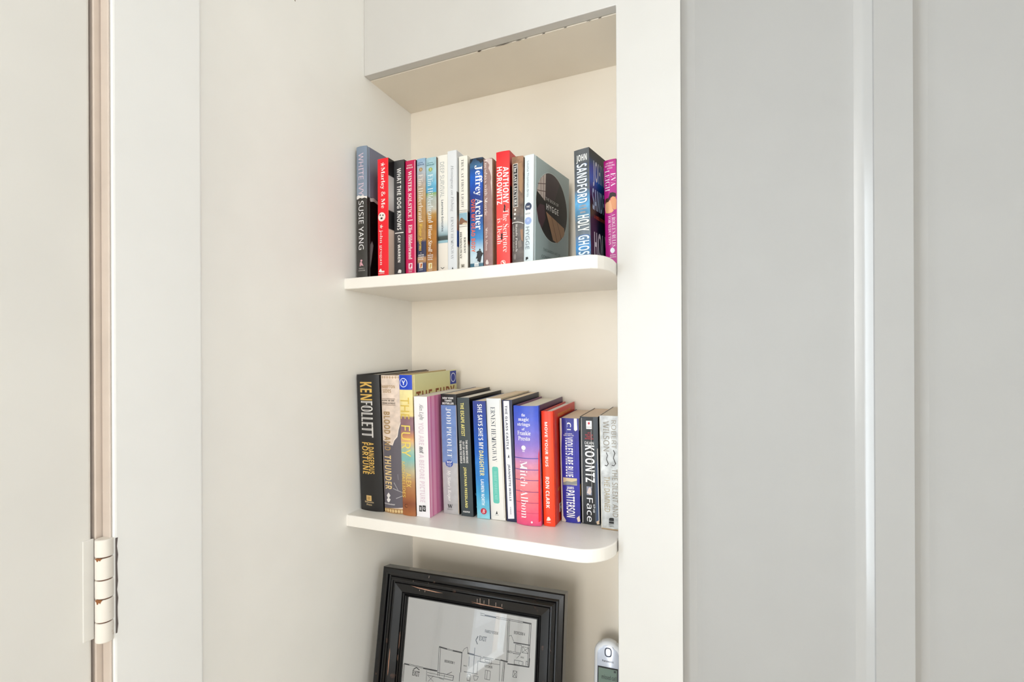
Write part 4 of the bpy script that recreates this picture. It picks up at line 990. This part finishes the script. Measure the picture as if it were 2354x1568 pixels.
book('paperback_book','worn black paperback with white creases, red print and large white lettering',
  k='pb', x=-0.2258, y=0.8534, w=0.0323, h=0.1909, d=0.112, lean=-0.25, yaw=0, low=True, ramp=[(1.0, '141518'), (-0.002, '121316')], framp='1A1C20', back='141416', pages='D8B082', bulge=0.0014, noise=0.2,
  items=[
    ('p', '3E464E', [(23.9, 0.5), (31.4, 0.2), (31.5, 185.7), (24.4, 186.6), (24.1, 104.7)]),
    ('p', '33486A', [(27.4, 83.9), (31.0, 71.4), (31.5, 185.7), (26.4, 187.1)]),
    ('r', 'F4F2F2', 11.5, 21.5, 7.0, 21.4),
    ('p', 'C8203A', [(14.1, 10.8), (17.0, 8.6), (18.6, 11.8), (16.1, 14.0)]),
    ('t', 'BANTAM', 'sansb', '5A5A5A', 'H', 12.3, 20.6, 17.3, 18.9),
    ('t', '#1', 'sansb', 'C83A4A', 'H', 13.7, 18.8, 27.2, 29.6),
    ('t', 'NEW YORK', 'sansb', 'C83A4A', 'H', 9.5, 23.3, 30.9, 32.9),
    ('t', 'TIMES', 'sansb', 'C83A4A', 'H', 11.5, 21.6, 34.1, 36.2),
    ('t', 'BESTSELLER', 'sansb', 'C83A4A', 'H', 9.0, 24.0, 37.4, 39.5),
    ('t', 'DEAN', 'sans', 'F4F4F4', 'H', 8.4, 24.3, 43.6, 48.4),
    ('t', 'KOONTZ', 'cond', 'F6F6F6', 'V', 8.6, 25.4, 50.1, 115.6),
    ('r', '8A8FA0', 10.3, 19.5, 123.0, 138.4),
    ('p', 'D8C8C0', [(10.6, 134.7), (13.9, 126.1), (17.1, 123.8), (19.1, 131.8), (16.9, 137.8)]),
    ('t', 'the', 'sans', 'F4F4F4', 'V', 21.5, 25.2, 153.9, 169.1),
    ('t', 'Face', 'sans', 'F6F6F6', 'V', 10.1, 21.0, 143.4, 185.7),
    ('p', 'C9C4BE', [(2.9, 2.2), (3.7, 2.2), (3.1, 85.8), (3.0, 189.2), (1.7, 189.4), (1.9, 85.9)]),
    ('p', 'A9A6A4', [(20.1, 22.9), (20.8, 22.8), (20.0, 125.6), (19.2, 125.6)]),
    ('p', 'E6E2DC', [(30.4, 55.1), (31.3, 55.0), (31.9, 183.6), (30.7, 183.8)]),
    ('p', 'D8BEA0', [(26.5, 184.3), (31.1, 181.7), (32.1, 188.5), (27.7, 189.0)]),
  ])
book('paperback_book','marbled silver grey paperback with tan and dark lettering, half hidden by the column',
  k='pb', x=-0.1878, y=0.8406, w=0.0371, h=0.196, d=0.116, lean=-0.25, yaw=0, low=True, ramp=[(1.0, 'C6C8C8'), (0.674, 'CDD0D0'), (-0.003, 'BFC1BF')], framp='8A8A88', back='7A7A78', pages='DCC4A0', bulge=0.0008, noise=0.5,
  items=[
    ('t', 'ROBERT', 'sans', '9C9484', 'V', 20.1, 28.1, 7.3, 55.9),
    ('t', 'WILSON', 'sans', '8C8474', 'V', 5.9, 16.1, 9.3, 60.8),
    ('t', 'THE SILENT AND', 'sans', '8F8470', 'V', 20.1, 29.2, 90.7, 173.1),
    ('t', 'THE DAMNED', 'sans', 'A4956E', 'V', 6.1, 15.6, 104.3, 165.5),
    ('p', '3A3836', [(23.2, 57.5), (26.2, 63.3), (23.3, 71.4), (27.1, 81.1), (23.8, 85.7), (19.4, 84.8), (20.2, 83.6), (23.8, 84.1), (25.5, 81.2), (22.1, 71.9), (24.6, 63.4), (22.3, 58.8)]),
    ('p', '3A3836', [(11.1, 62.3), (13.4, 68.2), (11.3, 74.3), (14.7, 82.0), (11.8, 86.7), (7.5, 85.8), (8.3, 84.5), (11.5, 85.1), (13.1, 82.2), (10.1, 74.4), (12.2, 68.2), (10.3, 63.2)]),
    ('r', '111112', 13.5, 21.9, 177.8, 180.6),
    ('p', '111112', [(13.6, 177.5), (14.4, 175.8), (16.0, 177.2), (17.6, 175.0), (19.1, 176.8), (21.2, 175.0), (21.9, 176.5), (21.9, 177.7), (13.5, 178.7)]),
    ('r', '111112', 13.4, 21.8, 181.4, 185.0),
    ('t', 'Harper', 'sansb', '3A3A3A', 'H', 13.4, 22.1, 186.1, 187.9),
    ('t', 'Collins', 'sansb', '3A3A3A', 'H', 13.3, 22.1, 188.9, 190.7),
    ('p', 'E4DED0', [(-0.1, 4.8), (0.9, 4.7), (0.7, 105.2), (1.6, 197.8), (0.0, 198.0), (-0.5, 105.3)]),
    ('r', 'A98C66', 0.4, 36.7, 194.0, 196.0),
  ])
PLAN_LINES=[
  (57.1,177.9,68.7,178.0,1.5),(68.6,176.7,99.5,176.8,0.3),(68.8,178.6,99.7,178.6,0.3),(99.6,178.3,130.0,177.7,1.5),(58.3,178.0,58.1,209.9,0.4),
  (56.4,178.3,56.1,210.2,0.4),(78.1,184.8,84.7,179.7,0.9),(84.7,179.7,91.9,183.1,0.9),(107.6,180.5,108.1,200.2,0.3),(108.9,184.1,164.7,183.2,0.25),
  (109.3,188.8,164.2,187.9,0.4),(145.8,181.1,145.4,187.3,0.3),(165.3,179.7,164.2,187.9,0.5),(130.6,180.1,165.3,179.7,0.5),(151.3,179.3,161.1,173.6,0.4),
  (111.4,189.9,123.6,197.3,0.2),(122.7,187.8,112.3,199.4,0.2),(134.2,188.7,145.7,190.4,0.3),(130.5,134.5,131.7,186.1,0.4),(133.7,135.6,135.1,185.4,0.4),
  (130.5,134.5,147.6,135.7,1.5),(147.6,135.1,159.8,135.4,0.3),(147.7,136.6,160.0,137.0,0.3),(159.9,136.3,180.1,136.5,1.5),(180.3,134.5,183.5,128.8,0.3),
  (183.5,128.8,189.7,125.1,0.3),(189.7,125.1,191.4,135.6,0.4),(179.0,137.0,179.1,171.0,0.7),(190.5,135.3,205.1,135.8,1.5),(194.5,140.5,194.9,157.3,0.4),
  (210.0,102.2,206.0,109.9,0.9),(206.0,109.9,209.7,116.5,0.9),(211.7,61.2,220.8,61.7,0.4),(211.9,64.4,221.0,64.8,0.4),(221.0,63.6,244.4,64.0,1.5),
  (244.3,62.4,267.4,62.8,0.35),(244.5,65.2,267.6,65.3,0.35),(268.4,61.8,269.4,137.6,0.5),(271.3,62.2,271.6,134.2,0.4),(270.0,62.4,297.0,63.1,0.35),
  (270.2,64.9,297.1,65.2,0.35),(297.1,63.7,312.8,63.9,1.5),(313.4,62.6,312.0,135.7,0.6),(310.5,64.3,309.6,134.7,0.4),(281.0,101.2,312.6,100.6,1.1),
  (285.4,103.2,296.6,103.4,0.3),(296.6,103.4,296.1,117.0,0.3),(296.1,117.0,284.9,116.8,0.3),(284.9,116.8,285.4,103.2,0.3),(298.6,105.1,310.5,105.3,0.3),
  (310.5,105.3,310.1,115.4,0.3),(310.1,115.4,298.2,115.2,0.3),(298.2,115.2,298.6,105.1,0.3),(298.6,105.1,310.0,115.4,0.25),(310.5,105.3,298.4,115.2,0.25),
  (284.5,130.1,301.4,130.2,0.3),(301.4,130.2,301.2,137.2,0.3),(301.2,137.2,284.3,137.1,0.3),(284.3,137.1,284.5,130.1,0.3),(306.8,135.5,306.9,127.8,0.3),
  (306.9,127.8,309.3,128.9,0.3),(309.3,128.9,310.3,135.8,0.3),(271.0,139.1,313.1,137.0,1.2),(288.4,126.7,294.6,119.9,0.3),(294.6,119.9,294.4,117.4,0.3),
  (281.2,119.7,294.5,118.9,0.4),(270.9,92.0,276.0,89.6,0.3),(276.0,89.6,281.4,99.4,0.3),(283.1,148.5,290.3,148.5,0.3),(290.3,148.5,289.9,159.2,0.3),
  (289.9,159.2,282.8,159.2,0.3),(282.8,159.2,283.1,148.5,0.3),(283.1,148.5,289.9,159.3,0.25),(290.3,148.5,282.7,159.2,0.25),(196.1,136.5,218.8,136.4,0.5),
  (222.4,136.4,243.7,135.9,0.5),(246.4,135.8,264.7,135.4,0.5),(257.7,135.2,271.7,136.0,1.4),(217.4,138.2,240.0,138.3,0.3),(240.0,138.3,239.8,145.6,0.3),
  (239.8,145.6,217.3,145.6,0.3),(217.3,145.6,217.4,138.2,0.3),(227.0,139.2,236.8,139.3,0.3),(236.8,139.3,236.7,143.2,0.3),(236.7,143.2,226.9,143.2,0.3),
  (226.9,143.2,227.0,139.2,0.3),(204.8,123.2,204.8,167.7,0.5),(213.0,144.8,212.2,166.0,0.35),(213.6,145.0,256.5,143.7,0.3),(228.8,157.7,238.8,157.7,0.3),
  (238.8,157.7,238.4,172.8,0.3),(238.4,172.8,228.4,172.9,0.3),(228.4,172.9,228.8,157.7,0.3),(233.1,157.8,232.4,173.0,0.25),(266.1,135.2,264.8,170.1,0.6),
  (263.4,135.7,262.0,170.6,0.4),(256.9,135.4,256.9,171.6,0.3),(185.7,168.2,213.8,167.5,0.5),(177.6,171.2,177.4,186.9,0.5),(193.2,170.6,199.5,170.6,0.3),
  (199.5,170.6,199.3,182.0,0.3),(199.3,182.0,192.9,182.1,0.3),(192.9,182.1,193.2,170.6,0.3),(205.9,171.3,215.5,171.1,0.3),(215.5,171.1,213.0,177.5,0.3),
  (213.0,177.5,207.8,179.2,0.3),(207.8,179.2,205.9,171.3,0.3),(312.9,122.3,312.4,137.1,1.2),
]
PLAN_TEXT=[('EXIT', 77.3, 92.6, 186.0, 195.2), ('BEDROOM 1', 144.3, 165.4, 154.9, 159.5), ('WIC', 184.0, 190.9, 156.9, 159.1), ('FAMILY ROOM', 223.7, 249.7, 88.2, 93.4), ('EXIT', 212.9, 227.7, 100.8, 108.9), ('BEDROOM 4', 281.2, 302.4, 81.0, 86.4), ('BATH 2', 270.7, 283.2, 116.1, 120.3), ('WIC', 296.0, 302.8, 122.1, 124.7), ('KITCHEN', 226.9, 241.8, 148.2, 152.7)]
PLAN_CIRC=[(296.5, 133.4, 3.6), (195.6, 178.5, 3.2)]

# ---------------------------------------------------------------- picture frame with an evacuation plan
FW, FHT = .3783, .335
f_a = Vector((.998, .0625, .0012)).normalized(); f_b = Vector((.0125, -.1791, -.9837)); f_b = (f_b - f_a*f_b.dot(f_a)).normalized()
f_n = f_b.cross(f_a).normalized()         # towards the viewer
f_o = Vector((-.6326, .82, -.4204))       # top left corner of the front
f_base = f_o + f_b*FHT
fr = bpy.data.objects.new('picture_frame', None); C.objects.link(fr)
rotm = Matrix((f_a, -f_n, -f_b)).transposed().to_4x4()     # local x right, y away, z up
fr.matrix_world = Matrix.Translation(W(*f_base)) @ rotm
tag(fr, 'black distressed wooden picture frame holding a floor plan, leaning under the lower shelf', 'picture frame')
def fp(a, b, up):
    """a right, b down from the top, up = height above the front datum"""
    return (a, -up, FHT-b)
prof = [(0, -.026), (0, -.003), (.002, -.0005), (.0095, 0), (.0125, -.0015), (.0140, -.0065), (.0165, -.0070), (.0175, -.0050), (.0205, -.0030), (.0235, -.0045), (.0245, -.0070), (.0270, -.0072), (.0285, -.0055), (.0440, -.0085), (.0452, -.0110), (.0468, -.0098), (.0482, -.0112), (.0490, -.0128), (.0506, -.0112), (.0522, -.0126), (.0535, -.0150), (.0545, -.0165), (.0545, -.026)]
def frame_mat():
    m, n, l, p = new_mat('distressed_black_paint')
    tc = n.new('ShaderNodeTexCoord'); nz = n.new('ShaderNodeTexNoise'); nz.inputs['Scale'].default_value = 70; nz.inputs['Detail'].default_value = 6
    l.new(tc.outputs['Object'], nz.inputs['Vector'])
    cr = n.new('ShaderNodeValToRGB'); e = cr.color_ramp.elements; e[0].position = .66; e[0].color = lin('09090C'); e[1].position = .74; e[1].color = lin('3A2A24')
    l.new(nz.outputs['Fac'], cr.inputs[0]); l.new(cr.outputs[0], p.inputs['Base Color']); p.inputs['Roughness'].default_value = .17
    return m
fmat = frame_mat()
def rail(corner, length, along, inward, nm='rail'):
    q = MB(); n = len(prof)
    for end in (0, 1):
        for s, e in prof:
            t = s if end == 0 else length-s
            pa = Vector(corner) + Vector(along)*t + Vector(inward)*s
            q.v.append(fp(pa.x, pa.y, e))
    for i in range(n-1): q.f.append((i, i+1, n+i+1, n+i))
    q.f.append((n-1, 0, n, 2*n-1)); q.f.append(tuple(range(n))); q.f.append(tuple(n+i for i in reversed(range(n))))
    return q.build(nm, fmat, fr)
top_rail = rail((0, 0), FW, (1, 0), (0, 1)); rail((0, FHT), FW, (1, 0), (0, -1))
left_rail = rail((0, 0), FHT, (0, 1), (1, 0)); right_rail = rail((FW, 0), FHT, (0, 1), (-1, 0))
def up_at(s):
    for (s0, e0), (s1, e1) in zip(prof[1:], prof[2:]):
        if s0 <= s <= s1 and s1 > s0: return e0 + (e1-e0)*(s-s0)/(s1-s0)
    return 0
def scratch(par, pts, col):
    decal('worn_scratch', pts, [tuple(range(len(pts)))], col, lambda a, b: fp(a/1000, b/1000, up_at(min(a/1000, b/1000, FW-a/1000))+.00025), par, rough=.6)
cop = 'B48A74'
scratch(top_rail, [(64, 28.6), (80, 30.2), (100, 31), (122, 32.6), (136, 33.2), (120, 34), (98, 33), (80, 31.6)], cop)
scratch(top_rail, [(200, 41.0), (214, 42.6), (236, 42.8), (262, 43.4), (256, 41.6), (240, 41.8), (222, 41.2), (210, 40.6)], cop)
for x, y0, y1 in ((208, 33, 40), (214, 31, 41), (222, 34, 40), (232, 30, 40.5), (246, 34, 41), (258, 35, 40), (70, 18.6, 21), (104, 18.4, 22), (106, 4, 8), (84, 34, 36.5), (96, 34, 37)):
    scratch(top_rail, [(x, y0), (x+.7, y0), (x+.4, y1), (x-.1, y1)], 'C9B4A6')
for x, y0, y1, par in ((29.5, 150, 200, left_rail), (46.5, 118, 150, left_rail), (46.2, 160, 172, left_rail), (343, 150, 205, right_rail), (336, 190, 215, right_rail)):
    scratch(par, [(x, y0), (x+1.1, y0+8), (x+.9, y1-6), (x, y1), (x-.6, (y0+y1)/2)], 'A87A62')
# backing, paper, print, glass
BD = .0535
MB().box(BD-.004, FW-BD+.004, .0205, .0245, BD-.004, FHT-BD+.004).build('backing_board', plain('6A5442', .9, name='backing'), fr)
ppr = MB().box(BD-.003, FW-BD+.003, .0185, .0200, BD-.003, FHT-BD+.003).build('paper_sheet', plain('F2F1EE', .7, name='paper'), fr)
def pq(a, b): return fp(a/1000, b/1000, -.0183)
q = MB()
def seg(x1, y1, x2, y2, w):
    d = Vector((x2-x1, y2-y1)); L = max(d.length, .01); nn = Vector((-d.y, d.x))/L*w/2; i = len(q.v)
    q.v += [pq(x1+nn.x, y1+nn.y), pq(x2+nn.x, y2+nn.y), pq(x2-nn.x, y2-nn.y), pq(x1-nn.x, y1-nn.y)]; q.f.append((i, i+1, i+2, i+3))
for x1, y1, x2, y2, w in PLAN_LINES: seg(x1, y1, x2, y2, w*1.5+.25)
for cx, cy, r in PLAN_CIRC:
    for i in range(16):
        a0, a1 = 2*math.pi*i/16, 2*math.pi*(i+1)/16; seg(cx+r*math.cos(a0), cy+r*math.sin(a0), cx+r*math.cos(a1), cy+r*math.sin(a1), .4)
q.build('floor_plan_print', plain('2E3238', .6, name='plan_ink'), ppr)
for s, a0, a1, b0, b1 in PLAN_TEXT:
    pts, ff, col = flat_shape(('t', s, 'cond', '1E2126', 'H', a0, a1, b0, b1), 0, 0)
    decal('lettering', pts, ff, col, lambda a, b: fp(a/1000, b/1000, -.0182), ppr)
q = MB(); zz = .0168
q.v = [(BD, zz, BD), (FW-BD, zz, BD), (FW-BD, zz, FHT-BD), (BD, zz, FHT-BD)]; q.f = [(0, 1, 2, 3)]
q.build('glass_pane', glass_mat('frame_glass', fres=1.85), fr)
# easel leg at the back
q = MB(); q.v = [(FW/2-.03, .026, .24), (FW/2+.03, .026, .24), (FW/2+.04, .085, .012), (FW/2-.04, .085, .012), (FW/2-.03, .030, .24), (FW/2+.03, .030, .24), (FW/2+.04, .089, .012), (FW/2-.04, .089, .012)]
q.f = [(0, 1, 2, 3), (7, 6, 5, 4), (0, 4, 5, 1), (1, 5, 6, 2), (2, 6, 7, 3), (3, 7, 4, 0)]
q.build('easel_leg', plain('141414', .8, name='backing'), fr)

# ---------------------------------------------------------------- cordless phone in its charging cradle
PW, PH, PD = .0520, .178, .026
lean_p = math.radians(-8)
ph = empty('cordless_phone', (-.1895, .885, ZC+.0445), (lean_p, 0, math.radians(4)))
tag(ph, 'white and silver cordless phone handset with grey display, standing beside the column', 'phone')
def outline(w, h, n=10):
    pts = []
    r = .010
    pts += [(-w/2+r*(1-math.cos(math.radians(a))), r*(1-math.sin(math.radians(a)))) for a in range(90, -1, -18)]
    pts = [(-w/2+r, 0)] + [(-w/2+r-r*math.sin(math.radians(a)), r-r*math.cos(math.radians(a))) for a in range(15, 91, 15)]
    rt = .0165; hh = h-.0045
    pts += [(-w/2+rt-rt*math.cos(math.radians(a)), hh-rt+rt*math.sin(math.radians(a))) for a in range(0, 76, 15)]
    top = [(x, hh + .0045*(1-(x/(w/2-.011))**2)) for x in [(-w/2+.013)+(w-.026)*i/8 for i in range(9)]]
    pts += top
    left = pts[:]
    right = [(-x, y) for x, y in reversed(left[:-9])]
    return left + right
ol = outline(PW, PH)
def slab(pts, levels):
    """levels: (y, inset scale) rings from front to back"""
    q = MB(); n = len(pts); cx, cz = 0, PH/2
    for y, ins in levels:
        for x, z in pts: q.v.append((x*(1-ins/(PW/2)), y, cz+(z-cz)*(1-ins/(PH/2))))
    for i in range(len(levels)-1):
        for j in range(n): k = (j+1) % n; q.f.append((i*n+j, i*n+k, (i+1)*n+k, (i+1)*n+j))
    q.f.append(tuple(range(n))); q.f.append(tuple((len(levels)-1)*n+j for j in reversed(range(n))))
    return q
body_m = plain('E9EBEE', .25, name='phone_plastic')
slab(ol, [(-.0010, .0060), (0, .0035), (.0012, .0014), (.0035, .0002), (.010, 0), (.018, .0008), (.0225, .004), (PD, .010)]).build('body', body_m, ph, smooth=True)
face = slab(ol, [(-.0016, .0075), (-.0009, .0058)]).build('faceplate', plain('C3C9D6', .22, .15, 'phone_faceplate'), ph, smooth=True)
def phs(a, t, y): return (a/1000, y, PH - t/1000)
sx0, sx1, st0, st1 = -18.5, 18.5, 44, 84
MB().box(-.0185, .0185, -.0026, -.0014, PH-.084, PH-.044).build('display_bezel', plain('20242A', .2, name='phone_bezel'), face)
dsp = MB().box(-.0168, .0168, -.0031, -.0024, PH-.082, PH-.046).build('display', plain('6E8278', .25, name='lcd'), face)
pts, ff, col = flat_shape(('t', 'missed call', 'sansb', '2E3A36', 'H', -11, 15.5, 57, 64.5), 0, 0); decal('lettering', pts, ff, col, lambda a, t: phs(a, t, -.0033), dsp)
for it in (('r', '4A5A52', -16, 16, 74.5, 81.5), ('r', '2E3A36', 11, 15, 47.5, 51)):
    pts, ff, col = flat_shape(it, 0, 0); decal('display_bar', pts, ff, col, lambda a, t: phs(a, t, -.00325), dsp)
pts, ff, col = flat_shape(('t', 'Panasonic', 'sansb', '23262C', 'H', -10.5, 10.5, 32, 35.6), 0, 0); decal('lettering', pts, ff, col, lambda a, t: phs(a, t, -.0019), face)
q = MB(); n = 28
for i in range(n):
    t = 2*math.pi*i/n; c_, s_ = math.cos(t), math.sin(t)
    for rx, rz, y in ((.0066, .0082, -.0016), (.0060, .0076, -.0024), (.0050, .0066, -.0024), (.0046, .0062, -.0016)):
        ex = math.copysign(abs(c_)**.7, c_); ez = math.copysign(abs(s_)**.7, s_); q.v.append((rx*ex, y, PH-.0185+rz*ez))
for i in range(n):
    j = (i+1) % n
    for k in range(3): q.f.append((4*i+k, 4*j+k, 4*j+k+1, 4*i+k+1))
q.build('indicator_ring', plain('3A4254', .3, name='phone_ring'), face, smooth=True)
for r in range(5):
    for c in range(3):
        x = (c-1)*.0142; z = PH-.098-r*.0135
        if z < .012: continue
        MB().box(x-.0055, x+.0055, -.0030, -.0012, z-.0042, z+.0042).build('key', plain('40444C', .4, name='phone_key'), face, bevel=.0015, seg=3)
cr_o = empty('charging_cradle', (-.1895, .890, ZC), (0, 0, math.radians(4)))
tag(cr_o, 'white charging cradle under the cordless phone beside the column', 'cradle')
MB().prism([(-.036, -.036), (.034, -.036), (.034, .045), (-.036, .045)], 0, .041).build('base', body_m, cr_o, bevel=.006, seg=4)
MB().box(-.032, .032, .028, .040, .041, .078).build('back_rest', body_m, cr_o, bevel=.004, seg=3)
